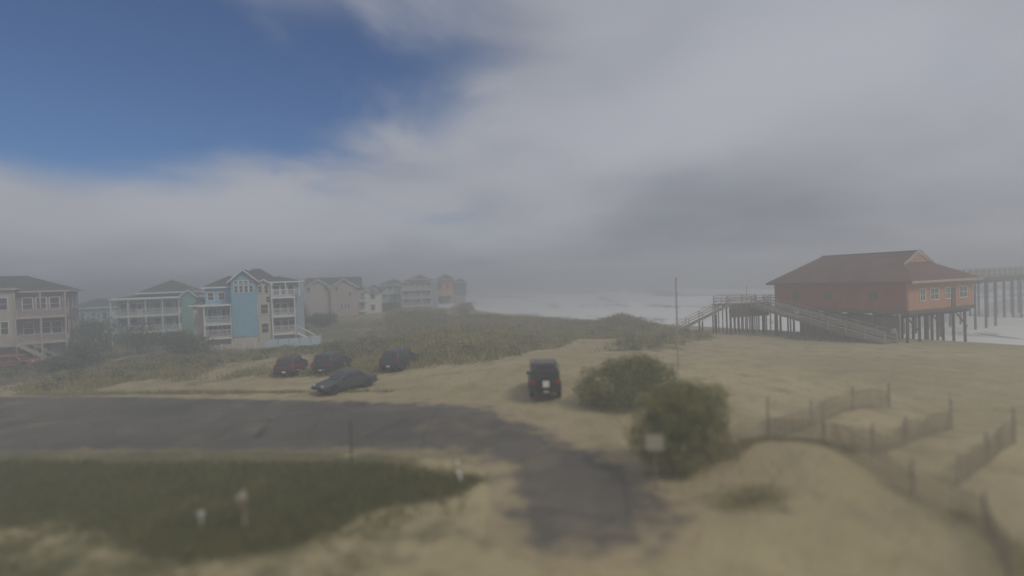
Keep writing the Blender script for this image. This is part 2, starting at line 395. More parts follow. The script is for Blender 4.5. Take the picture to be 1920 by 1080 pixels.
# sea
def sea():
    x = np.unique(np.concatenate([np.arange(-60, 130, 1.1), np.linspace(130, 330, 50), np.linspace(340, 3000, 24), np.linspace(-3000, -80, 24)]))
    y = np.unique(np.concatenate([np.arange(20, 240, 1.1), np.linspace(240, 520, 90), np.linspace(530, 3000, 24), np.linspace(-2900, 10, 16)]))
    a, b = np.meshgrid(x, y); s = -(shore(b)-a)*.87
    wob = fbm(a, b, 40, 7)*7; z = np.full(a.shape, SEA)
    foam = sstep(-2, 1, s)*(1-sstep(20, 190, s))*.62+.0*s
    for k, (s0, hgt) in enumerate(((6, .4), (16, .8), (30, 1.2), (48, 1.7), (70, 2.1), (97, 2.3), (130, 2.3), (170, 2.2), (220, 1.8), (280, 1.4))):
        along = .5+.5*np.sin(b*.031+a*.012+k*2.1)+.25*np.sin(b*.09+k)
        t = s-s0-wob-3*fbm(a, b, 12, 20+k)
        crest = np.exp(-np.where(t > 0, t/3.2, -t/1.6)**2)*np.clip(along+.25, .15, 1)
        z = z+hgt*crest
        foam = foam+crest*.8*sstep(.1, .7, along)*(s < 240)+np.exp(-np.clip(-t, 0, 99)/8)*np.exp(-np.clip(t, 0, 99)/1)*.5*sstep(.0, .7, along)*(s < 240)
    z = z+fbm(a, b, 6, 9)*.10+fbm(a, b, 2.2, 10)*.05
    z = np.where(s < 6, SEA+(z-SEA)*sstep(-3, 6, s), z)
    n = len(x); q = np.arange((len(y)-1)*n).reshape(-1, n)[:, :-1].ravel(); F_ = np.stack([q, q+1, q+n+1, q+n], 1)
    ok = (s.ravel()[F_] > -14).any(1); F_ = F_[ok]; used = np.unique(F_); rem = np.full(a.size, -1); rem[used] = np.arange(len(used))
    V = np.stack([a, b, z], -1).reshape(-1, 3)[used]
    link('sea', npmesh('sea', V, rem[F_], sea_mat(), True, {'foam': np.clip(foam, 0, 1.3).ravel()[used]}), kind='structure')
sea()

# ------------------------------------------------------------------ haze
hm = bpy.data.materials.new('sea_fog'); hm.use_nodes = True; t = hm.node_tree; t.nodes.clear()
vp = N(t, 'ShaderNodeVolumePrincipled'); oo = N(t, 'ShaderNodeOutputMaterial'); t.links.new(vp.outputs[0], oo.inputs['Volume'])
vp.inputs['Color'].default_value = (.77, .80, .835, 1); vp.inputs['Density'].default_value = .0098; vp.inputs['Anisotropy'].default_value = .35
haze = MB().box(-3300, 3300, -3100, 3300, -8, 13.2).build('haze', hm, kind='stuff')

# ------------------------------------------------------------------ common materials
W = dict(
 white=mat('white_trim_paint', (.74, .74, .71), .6, .08, 1.5),
 glass=mat('dark_window_glass', (.05, .06, .07), .12, .1, .6, spec=.6),
 shingle=mat('grey_roof_shingles', (.10, .105, .11), .9, .25, 1.2, bump=.4, bscale=9, stripes=2.2),
 greenroof=mat('grey_green_roof_shingles', (.10, .125, .115), .9, .25, 1.2, stripes=2.2),
 redroof=mat('weathered_red_brown_roof', (.14, .064, .05), .9, .35, .5, stripes=2.0, bump=.5),
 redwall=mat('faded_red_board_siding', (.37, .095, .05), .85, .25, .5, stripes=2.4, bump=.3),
 orangewall=mat('sunlit_orange_red_siding', (.54, .26, .15), .85, .2, .7, stripes=2.4, bump=.3),  # end-wall copy of the red siding, direct sun painted into its colour
 wood=mat('grey_weathered_wood', (.22, .19, .155), .9, .3, 2.2, bump=.4, bscale=30),
 slat=mat('sun_bleached_slats', (.36, .31, .21), .9, .25, 2.2),
 postwood=mat('brown_fence_posts', (.40, .34, .25), .9, .3, 2.2, bump=.4),
 palewood=mat('pale_bleached_rail_wood', (.42, .38, .32), .9, .2, 2.0, bump=.3, bscale=30),
 pile=mat('dark_tarred_piles', (.085, .07, .06), .9, .3, 2.0, bump=.5),
 blue=mat('sky_blue_siding', (.25, .49, .66), .75, .08, .8, stripes=3.2),
 paleblue=mat('pale_grey_blue_siding', (.36, .46, .52), .75, .08, .8, stripes=3.2),
 cream=mat('cream_siding', (.60, .56, .48), .75, .08, .8, stripes=3.2),
 mauve=mat('mauve_siding', (.33, .25, .245), .75, .1, .8, stripes=3.2),
 teal=mat('sea_green_siding', (.22, .46, .38), .75, .1, .8, stripes=3.2),
 beige=mat('beige_siding', (.56, .51, .44), .75, .1, .8, stripes=3.2),
 pink=mat('pinkish_beige_siding', (.54, .45, .40), .75, .1, .8, stripes=3.2),
 greywall=mat('blue_grey_siding', (.22, .27, .33), .75, .1, .8, stripes=3.2),
 orange=mat('peach_siding', (.74, .36, .20), .75, .1, .8, stripes=3.2),
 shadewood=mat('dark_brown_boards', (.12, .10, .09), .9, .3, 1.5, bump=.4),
 leaf=mat('wax_myrtle_leaves', (.235, .225, .062), .65, .3, 1.2, col2=(.125, .135, .038), island=.45, spec=.35),
 leaf2=mat('dull_green_leaves', (.10, .13, .055), .7, .3, 1.2, col2=(.06, .085, .036), island=.4),
 leafb=mat('brownish_dune_leaves', (.32, .27, .125), .8, .3, 1.2, col2=(.21, .19, .08), island=.4),
 bark=mat('grey_brown_bark', (.12, .095, .07), .9, .3, 4, bump=.5),
 grassm=mat('green_lawn_blades', (.16, .155, .045), .75, .3, .5, col2=(.075, .092, .024), island=.4),
 drygrass=mat('dry_dune_grass', (.36, .31, .14), .85, .3, .12, col2=(.17, .175, .06), island=.4),
)

# ------------------------------------------------------------------ houses
WIN = {}
def win_meshes(wd, ht, cols=1):
    k = (round(wd, 2), round(ht, 2), cols)
    if k not in WIN:
        f = MB(); t_ = .09
        f.box(-wd/2-t_, wd/2+t_, -.06, .0, ht, ht+t_).box(-wd/2-t_, wd/2+t_, -.08, .0, -t_, 0)
        f.box(-wd/2-t_, -wd/2, -.06, .0, 0, ht).box(wd/2, wd/2+t_, -.06, .0, 0, ht)
        for i in range(1, cols): x = -wd/2+wd*i/cols; f.box(x-.035, x+.035, -.05, .0, 0, ht)
        f.box(-wd/2, wd/2, -.045, .0, ht*.5-.025, ht*.5+.025)
        p = MB().box(-wd/2, wd/2, -.02, .01, 0, ht)
        WIN[k] = (f.mesh('frame', W['white']), p.mesh('pane', W['glass']))
    return WIN[k]
class House:
    def __init__(s, name, label, px, Yd, base_z, yaw, wall, roof, trim='white', cat='house'):
        p = atd(px, 540, Yd); s.r = thing(name, label, cat, (p.x, p.y, base_z), yaw, 'beach houses in the fog')
        s.wm, s.rm, s.t = W[wall], W[roof], W[trim]
    def wall(s, x0, x1, y0, y1, z0, z1, m=None): return MB().box(x0, x1, y0, y1, z0, z1).build('wall', W[m] if m else s.wm, s.r)
    def win(s, x, z, wd=.9, ht=1.3, y=0., cols=1, side=None):
        f, p = win_meshes(wd, ht, cols); rz = {None: 0, 'r': math.pi/2, 'l': -math.pi/2}[side]
        e = bpy.data.objects.new('window', None); COL.objects.link(e); e.parent = s.r; e.location = (x, y, z); e.rotation_euler = (0, 0, rz)
        for nm, me in (('frame', f), ('pane', p)):
            o = link(nm, me, e)
    def row(s, xs_, z, wd=.8, ht=1.3, y=0., cols=1):
        for x in xs_: s.win(x, z, wd, ht, y, cols)
    def hip(s, x0, x1, y0, y1, z, rise, ov=.5, m=None, ridge=None):
        x0 -= ov; x1 += ov; y0 -= ov; y1 += ov; cx, cy2 = (x0+x1)/2, (y0+y1)/2; wx, wy = x1-x0, y1-y0
        if wx > wy: rl = (wx-wy)/2 if ridge is None else ridge/2; A, B = (cx-rl, cy2), (cx+rl, cy2)
        else: rl = (wy-wx)/2 if ridge is None else ridge/2; A, B = (cx, cy2-rl), (cx, cy2+rl)
        rl = max(rl, .05)
        mb = MB(); zt = z+.18
        v = [(x0,y0,zt),(x1,y0,zt),(x1,y1,zt),(x0,y1,zt),(x0+.05,y0+.05,z),(x1-.05,y0+.05,z),(x1-.05,y1-.05,z),(x0+.05,y1-.05,z),(*A, z+rise),(*B, z+rise)]
        fs = [(4,7,6,5)]
        if wx > wy: fs += [(0,1,9,8),(1,2,9),(2,3,8,9),(3,0,8)]
        else: fs += [(0,1,8),(1,2,9,8),(2,3,9),(3,0,8,9)]
        fs += [(0,4,5,1),(1,5,6,2),(2,6,7,3),(3,7,4,0)]
        mb.add(v, fs); rf = mb.build('roof', W[m] if m else s.rm, s.r)
        fa = MB(); e = .03
        fa.box(x0-e, x1+e, y0-e, y0, z, z+.22).box(x0-e, x1+e, y1, y1+e, z, z+.22).box(x0-e, x0, y0, y1, z, z+.22).box(x1, x1+e, y0, y1, z, z+.22)
        fa.build('fascia', s.t, rf)
    def gable(s, x0, x1, y0, y1, z, rise, ov=.4, axis='y', wallm=None, m=None):
        """ridge along axis; gable triangle filled with siding"""
        wm = W[wallm] if wallm else s.wm
        if axis == 'y':
            cx = (x0+x1)/2; hw = (x1-x0)/2; k = rise/hw
            MB().prism([(x0, z), (x1, z), (cx, z+rise)], y0, y1).build('gable_wall', wm, s.r)
            a0, a1 = x0-ov, x1+ov; ze = z-ov*k; tk = .2
            rf = MB().prism([(a0, ze), (cx, z+rise), (cx, z+rise+tk), (a0, ze+tk)], y0-ov, y1+ov).prism([(a1, ze), (a1, ze+tk), (cx, z+rise+tk), (cx, z+rise)], y0-ov, y1+ov).build('roof', W[m] if m else s.rm, s.r)
            for q in (y0-ov-.04,):
                MB().prism([(a0, ze-.05), (cx, z+rise-.05), (cx, z+rise+tk-.02), (a0, ze+tk-.02)], q, q+.035).prism([(a1, ze-.05), (a1, ze+tk-.02), (cx, z+rise+tk-.02), (cx, z+rise-.05)], q, q+.035).build('bargeboard', s.t, rf)
        else:
            cy2 = (y0+y1)/2; hw = (y1-y0)/2; k = rise/hw; tk = .2; a0, a1 = y0-ov, y1+ov; ze = z-ov*k
            def pr(pts, xa, xb):
                n = len(pts); mb = MB(); mb.add([(xa, y, zz_) for y, zz_ in pts]+[(xb, y, zz_) for y, zz_ in pts], [tuple(range(n)), tuple(range(2*n-1, n-1, -1))]+[(i, i+n, (i+1) % n+n, (i+1) % n) for i in range(n)]); return mb
            pr([(y0, z), (y1, z), (cy2, z+rise)], x0, x1).build('gable_wall', wm, s.r)
            b = pr([(a0, ze), (cy2, z+rise), (cy2, z+rise+tk), (a0, ze+tk)], x0-ov, x1+ov); c = pr([(a1, ze), (a1, ze+tk), (cy2, z+rise+tk), (cy2, z+rise)], x0-ov, x1+ov)
            b.add(c.v, c.f); rf = b.build('roof', W[m] if m else s.rm, s.r)
            MB().box(x0-ov, x1+ov, a0-.05, a0-.005, ze-.02, ze+tk).build('fascia', s.t, rf)
    def deck(s, x0, x1, y0, z, depth=1.6, post_to=None, rail=True, railm=None, roof=False):
        y1 = y0; y0 = y0-depth
        d = MB().box(x0, x1, y0, y1-.01, z-.25, z).build('deck', s.t, s.r)
        if rail:
            mb = MB(); h = 1.0; runs = [((x0+.05, y0+.05), (x1-.05, y0+.05)), ((x0+.05, y0+.1), (x0+.05, y1-.1)), ((x1-.05, y0+.1), (x1-.05, y1-.1))]
            for (a, b) in runs:
                L = math.hypot(b[0]-a[0], b[1]-a[1]); mb.bar((*a, z+h), (*b, z+h), .10, .07); mb.bar((*a, z+.12), (*b, z+.12), .05, .06)
                n = max(2, int(L/.17))
                for i in range(n+1):
                    t_ = i/n; x, y = a[0]+(b[0]-a[0])*t_, a[1]+(b[1]-a[1])*t_
                    wv = .05 if i % 8 else .06
                    mb.box(x-wv/2, x+wv/2, y-.018, y+.018, z+.14, z+h-.03)
            mb.build('railing', W[railm] if railm else s.t, s.r)
        if post_to is not None:
            n = max(2, round((x1-x0)/2.6)+1)
            me = MB().box(-.08, .08, -.08, .08, 0, z-.25-post_to).mesh('post', s.t)
            for i in range(n):
                link('post', me, s.r, (x0+.12+(x1-x0-.24)*i/(n-1), y0+.12, post_to))
    def roofposts(s, x0, x1, y, z0, z1):
        n = max(2, round((x1-x0)/2.4)+1); me = MB().box(-.07, .07, -.07, .07, 0, z1-z0).mesh('post', s.t)
        for i in range(n): link('post', me, s.r, (x0+.1+(x1-x0-.2)*i/(n-1), y, z0))
    def stairs(s, x, y, z0, z1, run, wd=1.1, dirx=1):
        n = max(4, int((z1-z0)/.19)); mb = MB()
        for i in range(n):
            xx = x+dirx*run*i/n; zz_ = z1-(z1-z0)*(i+1)/n; mb.box(min(xx, xx+dirx*run/n*1.15), max(xx, xx+dirx*run/n*1.15), y-wd, y, zz_-.05, zz_)
        for yy in (y-wd, y):
            mb.bar((x, yy, z1-.15), (x+dirx*run, yy, z0-.05), .05, .25); mb.bar((x, yy, z1+.9), (x+dirx*run, yy, z0+.9), .06, .08)
            for i in range(0, n+1, 3): mb.box(x+dirx*run*i/n-.03, x+dirx*run*i/n+.03, yy-.03, yy+.03, z1-(z1-z0)*i/n, z1-(z1-z0)*i/n+.9)
        mb.build('staircase', s.t, s.r)
    def door(s, x, z, y=0., wd=.9, ht=2.05):
        d = MB().box(x-wd/2, x+wd/2, y-.05, y, z, z+ht).build('door', s.t, s.r)
        MB().box(x-wd/2+.15, x+wd/2-.15, y-.065, y-.051, z+1.0, z+1.8).build('door_pane', W['glass'], d)

# leftmost mauve house (cut by the frame)
h = House('beach_house', 'mauve three-storey house with grey hip roof, cut by the left edge', 18, 64, -.6, R(32), 'mauve', 'shingle', 'beige')
h.wall(-8, 5.2, 0, 9, 2.6, 9.2); h.wall(-7.4, 4.6, .4, 8.6, 0, 2.598, 'beige')
h.hip(-8, 5.2, 0, 9, 9.2, 2.3, .6); 
h.wall(-3.2, .6, -1.4, -.002, 2.6, 9.6, 'beige'); h.hip(-3.2, .6, -1.4, 2.4, 9.6, 1.5, .4)
h.row([-2.3, -1.3, -.3], 7.2, .65, 1.4, -1.4); h.row([-2.3, -1.3, -.3], 4.2, .65, 1.5, -1.4)
for z in (3.0, 6.2): h.deck(.62, 5.6, 0, z, 1.8, post_to=0 if z < 4 else 3.02)
h.roofposts(.62, 5.6, -1.6, 6.2, 9.2)
for z in (3.0, 6.2): h.deck(-8, -3.22, 0, z, 1.8, post_to=0 if z < 4 else 3.02)
h.row([1.6, 2.9, 4.2], 7.0, .9, 1.5); h.row([1.6, 3.2, 4.3], 3.9, .9, 1.5); h.row([-7, -5.6, -4.3], 7.0, .9, 1.5); h.row([-7, -5.6, -4.3], 3.9, .9, 1.5)
h.row([1.2, 3.0], .8, 1.2, 1.2, .4); h.stairs(1.0, -1.82, 0, 3.0, 4.0)
for yy in (2, 5, 7.4): h.win(5.2, 7.0, .8, 1.3, yy, side='r'); h.win(5.2, 4.0, .8, 1.3, yy, side='r')

# small house behind trees, between the mauve and green ones
h = House('beach_house', 'low grey-green cottage behind trees beside the mauve house', 180, 100, .2, R(15), 'teal', 'greenroof')
h.wall(-5, 3.6, 0, 7, 0, 5.2); h.hip(-5, 3.6, 0, 7, 5.2, 1.9, .5); h.row([-4, -2.4, -.6, 1.2, 2.6], 3.2, .8, 1.2); h.deck(-4.8, 1, 0, 2.7, 1.6, 0)

# sea-green house
h = House('beach_house', 'sea-green three-storey house with dark hip roof and stacked white decks', 304, 84, .0, R(20), 'teal', 'greenroof')
h.wall(-6.2, 5.8, 0, 9, 1.8, 7.1); h.wall(-5.6, 5.4, .3, 8.6, 0, 1.798, 'paleblue')
h.wall(-3.2, 4.0, .8, 8, 7.1, 7.9); h.hip(-6.2, 5.8, 0, 9, 7.1, 1.0, .5, ridge=6); h.hip(-3.2, 4.0, .6, 8, 7.9, 2.3, .5)
h.deck(-6.6, 2.8, 0, 4.5, 2.0, post_to=1.9); h.deck(-6.6, 2.8, 0, 1.9, 2.0, post_to=0); h.roofposts(-6.6, 2.8, -1.9, 4.5, 7.1)
MB().box(-6.7, 2.9, -2.2, -.02, 7.05, 7.22).build('porch_roof', W['white'], h.r)
h.row([-5.4, -4, -2.4, -.8, .8, 2.2, 4.4], 5.0, .9, 1.4); h.row([-5.4, -4, -2.4, -.8, .8, 2.2, 4.4], 2.5, .9, 1.4)
h.door(-3.2, 4.5); h.stairs(-6.4, -2.0, 0, 1.9, 2.4, dirx=-1); h.row([4.4], .4, 1., 1.)
h.wall(2.82, 5.0, -1.2, -.002, 0, 7.3, 'teal'); h.gable(2.82, 5.0, -1.2, .6, 7.3, .9, .3)

# bright blue house with the square tower
h = House('beach_house', 'sky-blue three-storey house with white-windowed gable tower and cream side porches', 459, 72, .15, R(22), 'blue', 'shingle')
h.wall(-1.55, 1.55, -1.6, 6, 1.4, 9.2); h.gable(-1.55, 1.55, -1.6, 6, 9.2, 1.35, .42)
for i in range(4): h.win(-.93+.62*i, 7.55, .42, .85, -1.6); h.win(-.93+.62*i, 8.72, .42, .36, -1.6)
h.wall(-1.5, 1.5, -1.5, 5.8, 0, 1.398, 'cream')
h.wall(-5.0, -1.552, .6, 7, 2.2, 8.2, 'blue'); h.wall(-4.8, -1.56, .7, 6.8, 0, 2.198, 'cream'); h.hip(-5.0, .4, .6, 7.2, 8.2, 1.75, .35, ridge=2.2)
h.wall(-6.6, -5.002, 1.0, 5.4, 0, 5.8, 'cream'); h.hip(-6.6, -4.9, 1.0, 5.4, 5.8, .9, .35)
MB().box(-5.6, -1.56, -1.55, .59, 5.75, 6.0).build('porch_roof', W['white'], h.r)
for z in (3.4, 1.5): h.deck(-5.0, -1.56, .6, z, 2.0, post_to=0 if z < 2 else 1.52, railm='white')
h.roofposts(-5.0, -1.6, -1.3, 3.4, 5.75)
h.row([-4.2, -2.5], 3.9, 1.1, 1.4, .6, 2); h.row([-4.2, -2.5], 1.8, 1.1, 1.3, .6, 2); h.row([-4.3, -3.0], 6.6, .7, 1.0, .6)
h.wall(1.552, 3.3, -.4, 6, 0, 8.6, 'cream'); h.gable(1.552, 3.3, -.4, 6, 8.6, .55, .3, wallm='cream')
h.row([1.95], 7.4, .45, .9, -.4); h.row([2.75], 7.3, .5, 1.1, -.4); h.row([2.4], 4.4, .9, 1.3, -.4); h.row([2.4], 1.7, .9, 1.3, -.4); h.row([2.9], 6.0, .5, .8, -.4)
h.win(1.56, 4.3, .5, 1.6, -1.0, side='r')
h.wall(3.302, 7.2, 1.2, 8, 1.2, 8.7, 'paleblue'); h.wall(3.302, 7.0, 1.4, 7.8, 0, 1.198, 'cream'); h.hip(1.4, 7.2, 1.0, 8, 8.7, 1.0, .45, ridge=3.8)
h.hip(-1.5, 4.0, 2.2, 6.8, 8.95, 2.0, .3, ridge=1.0)
h.wall(6.5, 7.6, .0, 1.198, .8, 7.0, 'paleblue')
for z, b in ((6.7, 4.02), (4.0, 1.52), (1.5, 0)): h.deck(3.31, 6.49, 1.2, z, 2.1, post_to=b, railm='white')
h.roofposts(3.31, 7.2, -.75, 6.7, 8.7)
for z in (7.0, 4.4, 1.9): h.row([3.95, 4.95, 5.9], z, .75, 1.25, 1.2)
for x in (3.9, 5.6): MB().box(x-.9, x+.9, 1.25, 1.38, .0, .9).build('garage_panel', W['white'], h.r)
h.stairs(6.6, -.1, 0, 1.5, 2.4)

# beige pink twin-gable house
h = House('beach_house', 'beige and pink house with steep dark roof beside the white gabled house', 622, 104, .9, R(14), 'beige', 'shingle')
h.wall(-5.0, -.2, 0, 9, 0, 7.0); h.gable(-5.0, -.2, 0, 9, 7.0, 1.6, .35); h.wall(-.198, 5.0, -.8, 9, 0, 6.9, 'pink'); h.gable(-.198, 5.0, -.8, 9, 6.9, 1.7, .35, wallm='pink')
h.gable(-5.4, 5.3, 2.4, 9, 7.0, 1.9, .3, axis='x')
h.wall(-3.0, 1.0, -.9, -.002, 0, 1.6, 'shadewood')
h.row([-1.3, -.85], 6.4, .4, 1.0); h.row([-4.4], 6.2, .6, .8); h.row([1.9, 2.6, 3.2], 2.6, .42, 1.0, -.8); h.row([1.0], 6.2, .5, .9, -.8); h.row([3.6], 5.2, .6, .8, -.8)
h.door(-3.6, 0)
# white gabled house
h = House('beach_house', 'small white house with stepped decks to the right of the beige house', 686, 108, 1.6, R(8), 'cream', 'shingle')
h.wall(-2.4, 2.3, 0, 8, 0, 5.2, 'white'); h.gable(-.4, 2.3, -.4, 8, 5.2, 1.1, .4, wallm='white'); h.hip(-2.6, .4, .2, 8, 5.2, .9, .3)
for z in (1.2, 3.3): h.deck(-2.6, .2, 0, z, 1.6, post_to=0 if z < 2 else 1.22)
h.row([-1.8, -.8], 3.5, .7, 1.2); h.row([-1.8, -.8], 1.5, .7, 1.2); h.row([1.3], 3.6, .8, 1.0); h.row([1.3], 1.2, .8, 1.1)
# three farther houses
h = House('beach_house', 'pale green hip-roofed house left of the blue-grey balcony house', 738, 138, 1.2, R(8), 'teal', 'greenroof')
h.wall(-3.8, 3.4, 0, 8, 0, 6.6); h.hip(-3.8, 3.4, 0, 8, 6.6, 1.8, .5)
for z in (2.4, 4.6): h.deck(-3.6, 3.2, 0, z, 1.8, post_to=0 if z < 3 else 2.42)
h.row([-2.6, -1, .6, 2.2], 4.9, .9, 1.3); h.row([-2.6, -1, .6, 2.2], 2.6, .9, 1.3)
h = House('beach_house', 'blue-grey house with three rows of white balconies and domed roof', 786, 132, 1.4, R(6), 'greywall', 'shingle')
h.wall(-4.4, 4.2, 0, 8, 0, 7.0); h.hip(-4.4, 4.2, 0, 8, 7.0, 1.7, .4); h.hip(-2, 2.4, -.6, 4, 7.6, 1.4, .3)
for z in (1.0, 3.1, 5.2): h.deck(-4.4, 3.2, 0, z, 1.7, post_to={1.0: 0, 3.1: 1.02, 5.2: 3.12}[z]); h.row([-3.4, -1.9, -.4, 1.1, 2.4], z+.4, .9, 1.2)
h.wall(3.202, 4.4, -1.4, -.002, 0, 7.0, 'paleblue')
h = House('beach_house', 'peach-coloured house, farthest of the row beside the surf', 842, 140, 2.2, R(2), 'orange', 'greenroof')
h.wall(-3.4, 1.0, 0, 7, 2.2, 6.6); h.wall(-3.2, 4.2, .4, 7, 0, 2.198, 'beige'); h.hip(-3.4, 1.0, 0, 7, 6.6, 1.6, .5); h.wall(1.002, 4.4, .6, 6.6, 2.2, 5.6, 'greywall'); h.hip(1.2, 4.4, .6, 6.6, 5.6, 1.3, .45)
h.row([-2.4, -.4], 4.4, .8, 1.1); h.deck(-3.4, 1.0, 0, 2.6, 1.4, 0); h.row([2.2, 3.4], 3.6, .7, 1.1, .6)

# ------------------------------------------------------------------ red pier house on piles
CX, CY = 41., 53.; PHI = math.atan2(.43, .9)
pier_house = thing('pier_house', 'red wooden pier house on tall piles with brown hip roof', 'pier house', (CX, CY, 0), PHI)
LU, LV = 13., 15.5; ZF, ZE, ZR = 3.4, 6.35, 9.75
def part(mb, name, m, parent=pier_house, **k): return mb.build(name, m, parent, **k)
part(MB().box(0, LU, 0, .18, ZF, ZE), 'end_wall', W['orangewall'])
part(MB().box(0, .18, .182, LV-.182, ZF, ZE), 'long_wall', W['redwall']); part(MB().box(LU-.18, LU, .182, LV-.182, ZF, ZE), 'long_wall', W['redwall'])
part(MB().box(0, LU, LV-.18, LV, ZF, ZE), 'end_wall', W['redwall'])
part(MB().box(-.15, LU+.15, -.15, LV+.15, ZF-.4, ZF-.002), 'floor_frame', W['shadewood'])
ov = .7; mid_ = LU/2; v0 = 2.3; v1 = 13.2; zs = ZE+(ZR-ZE)*.62; us = (LU+2*ov)/2*(1-.62)
rb = MB(); e0, e1 = -ov, LU+ov; f0, f1 = -ov, LV+ov; zt = ZE+.12
# hip roof with a small gable high on the seaward end
hv = f0+(v0-f0)*1.0; 
V_ = [(e0,f0,zt),(e1,f0,zt),(e1,f1,zt),(e0,f1,zt),(mid_-us,v0,zs),(mid_+us,v0,zs),(mid_,v0,ZR),(mid_,v1,ZR),(e0,f0,ZE-.06),(e1,f0,ZE-.06),(e1,f1,ZE-.06),(e0,f1,ZE-.06)]
F2 = [(0,1,5,4),(1,2,7,6,5),(2,3,7),(3,0,4,6,7),(8,11,10,9),(0,8,9,1),(1,9,10,2),(2,10,11,3),(3,11,8,0),(4,5,6)]
roof_ = part(rb.add(V_, F2), 'roof', W['redroof'])
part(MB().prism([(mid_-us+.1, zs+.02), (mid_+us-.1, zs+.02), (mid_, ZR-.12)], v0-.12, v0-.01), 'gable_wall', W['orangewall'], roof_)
gb = MB()
for sgn in (-1, 1): gb.bar((mid_+sgn*(us+.35), v0-.28, zs-.2), (mid_, v0-.28, ZR+.1), .08, .2)
part(gb, 'bargeboard', W['palewood'], roof_)
part(MB().box(e0-.02, e1+.02, f0-.05, f0-.005, ZE-.1, ZE+.16), 'fascia', W['palewood'], roof_)
part(MB().box(e0-.05, e0-.005, f0, f1, ZE-.1, ZE+.16), 'fascia', W['shadewood'], roof_)
part(MB().box(mid_-.18, mid_+.18, v0-.2, v1+.1, ZR-.02, ZR+.08), 'ridge_cap', W['redroof'], roof_)
def hwin(parent, x, y, z, wd, ht, rz, pm=None):
    f, p = win_meshes(wd, ht, 2); e = bpy.data.objects.new('window', None); COL.objects.link(e); e.parent = parent; e.location = (x, y, z); e.rotation_euler = (0, 0, rz)
    link('frame', f, e); link('pane', p, e)
for x, wd in ((2.6, .9), (4.9, 1.5), (7.6, .9), (10.8, 1.6)): hwin(pier_house, x, 0, ZF+1.0, wd, 1.15, 0)
dfr = MB(); 
for a_ in ((-.5, .5, .0, .06, 1.0, 1.06), (-.5, .5, .0, .06, -.06, 0), (-.5, -.45, .0, .06, 0, 1), (.45, .5, .0, .06, 0, 1), (-.02, .02, .0, .05, 0, 1)): dfr.box(a_[0], a_[1], -a_[3], 0, a_[4], a_[5])
dfm = dfr.mesh('frame', W['redwall']); dpm = MB().box(-.44, .44, -.03, .0, .0, .99).mesh('pane', W['glass'])
for y in (3.4, 8.4, 12.4):
    e = bpy.data.objects.new('window', None); COL.objects.link(e); e.parent = pier_house; e.location = (0, y, ZF+1.05); e.rotation_euler = (0, 0, -math.pi/2); link('frame', dfm, e); link('pane', dpm, e)
part(MB().box(8.3, 9.2, -.05, 0, ZF, ZF+2.1), 'door', W['shadewood'])
pm = MB().tube((0, 0, -4.5), (0, 0, ZF-.4), .145, .125, 10).mesh('pile', W['pile'], True)
for i in range(6):
    for j in range(6):
        jx, jy = random.uniform(-.12, .12), random.uniform(-.15, .15)
        link('pile', pm, pier_house, (.45+i*(LU-.9)/5+jx, .5+j*(LV-1)/5+jy, 0), random.uniform(0, 6))
bm_ = MB()
for j in range(6): bm_.bar((0, .5+j*(LV-1)/5, ZF-.62), (LU, .5+j*(LV-1)/5, ZF-.62), .2, .3)
for i in (0, 2, 4): bm_.bar((.45+i*(LU-.9)/5, .4, ZF-.7), (.45+(i+1)*(LU-.9)/5, .4, .9), .06, .18)
part(bm_, 'bracing', W['pile'])
# boarded store room under the near left corner
part(MB().box(.6, 3.2, 2.5, 12.5, -.6, ZF-.78), 'store_room', W['wood'])
# electric box and lamp seen under the floor
part(MB().box(1.4, 2.1, 2.3, 2.49, .8, 1.3), 'meter_box', W['white'])

# ------------------------------------------------------------------ walkway, ramp and stairs in front of the pier house
dk = thing('boardwalk_platform', 'grey wooden walkway platform on piles left of the pier house', 'walkway')
PZ = 3.85; A = Vector((28.2, 67.2)); B = Vector((34.6, 68.6)); ax = (B-A).normalized(); nrm = Vector((-ax.y, ax.x)); wdk = 3.0
def P3(p, z): return Vector((p.x, p.y, z))
def planks(parent, a, b, za, zb, width, name='plank', pw=.2, m=None):
    """separate boards laid across a run"""
    L = (b-a).length; n = int(L/pw); d = (b-a)/L; nn = Vector((-d.y, d.x)); ang = math.atan2(d.y, d.x)
    me = MB().box(-pw/2+.012, pw/2-.012, 0, width, -.045, 0).mesh(name, m or W['wood'])
    for i in range(n):
        t_ = (i+.5)/n; p = a+(b-a)*t_; o = link(name, me, parent, (p.x, p.y, za+(zb-za)*t_+random.uniform(-.006, .006)), ang)
def railrun(parent, a, b, za, zb, m, off=0., h=1.05, every=1.9):
    mb = MB(); L = (b-a).length; n = max(1, round(L/every))
    for i in range(n+1):
        t_ = i/n; p = a+(b-a)*t_; z = za+(zb-za)*t_; mb.box(p.x-.05, p.x+.05, p.y-.05, p.y+.05, z-.3, z+h)
    for hh in (h, h*.66, h*.33): mb.bar(P3(a, za+hh), P3(b, zb+hh), .05 if hh < h else .14, .13 if hh < h else .06)
    mb.build('railing', m, parent)
def pilesrun(parent, a, b, za, zb, width, every=1.6, r=.13):
    L = (b-a).length; n = max(1, round(L/every)); d = (b-a)/L; nn = Vector((-d.y, d.x))
    for i in range(n+1):
        for wv in (.15, width-.15):
            t_ = i/n; p = a+(b-a)*t_+nn*wv; z = za+(zb-za)*t_-.3; g0 = hz(p.x, p.y)-.5
            if z-g0 < .5: continue
            MB().tube((p.x, p.y, g0), (p.x+random.uniform(-.04, .04), p.y, z), r*random.uniform(.85, 1.1), n=8).build('pile', W['pile'], parent, smooth=True)
planks(dk, A, B, PZ, PZ, wdk)
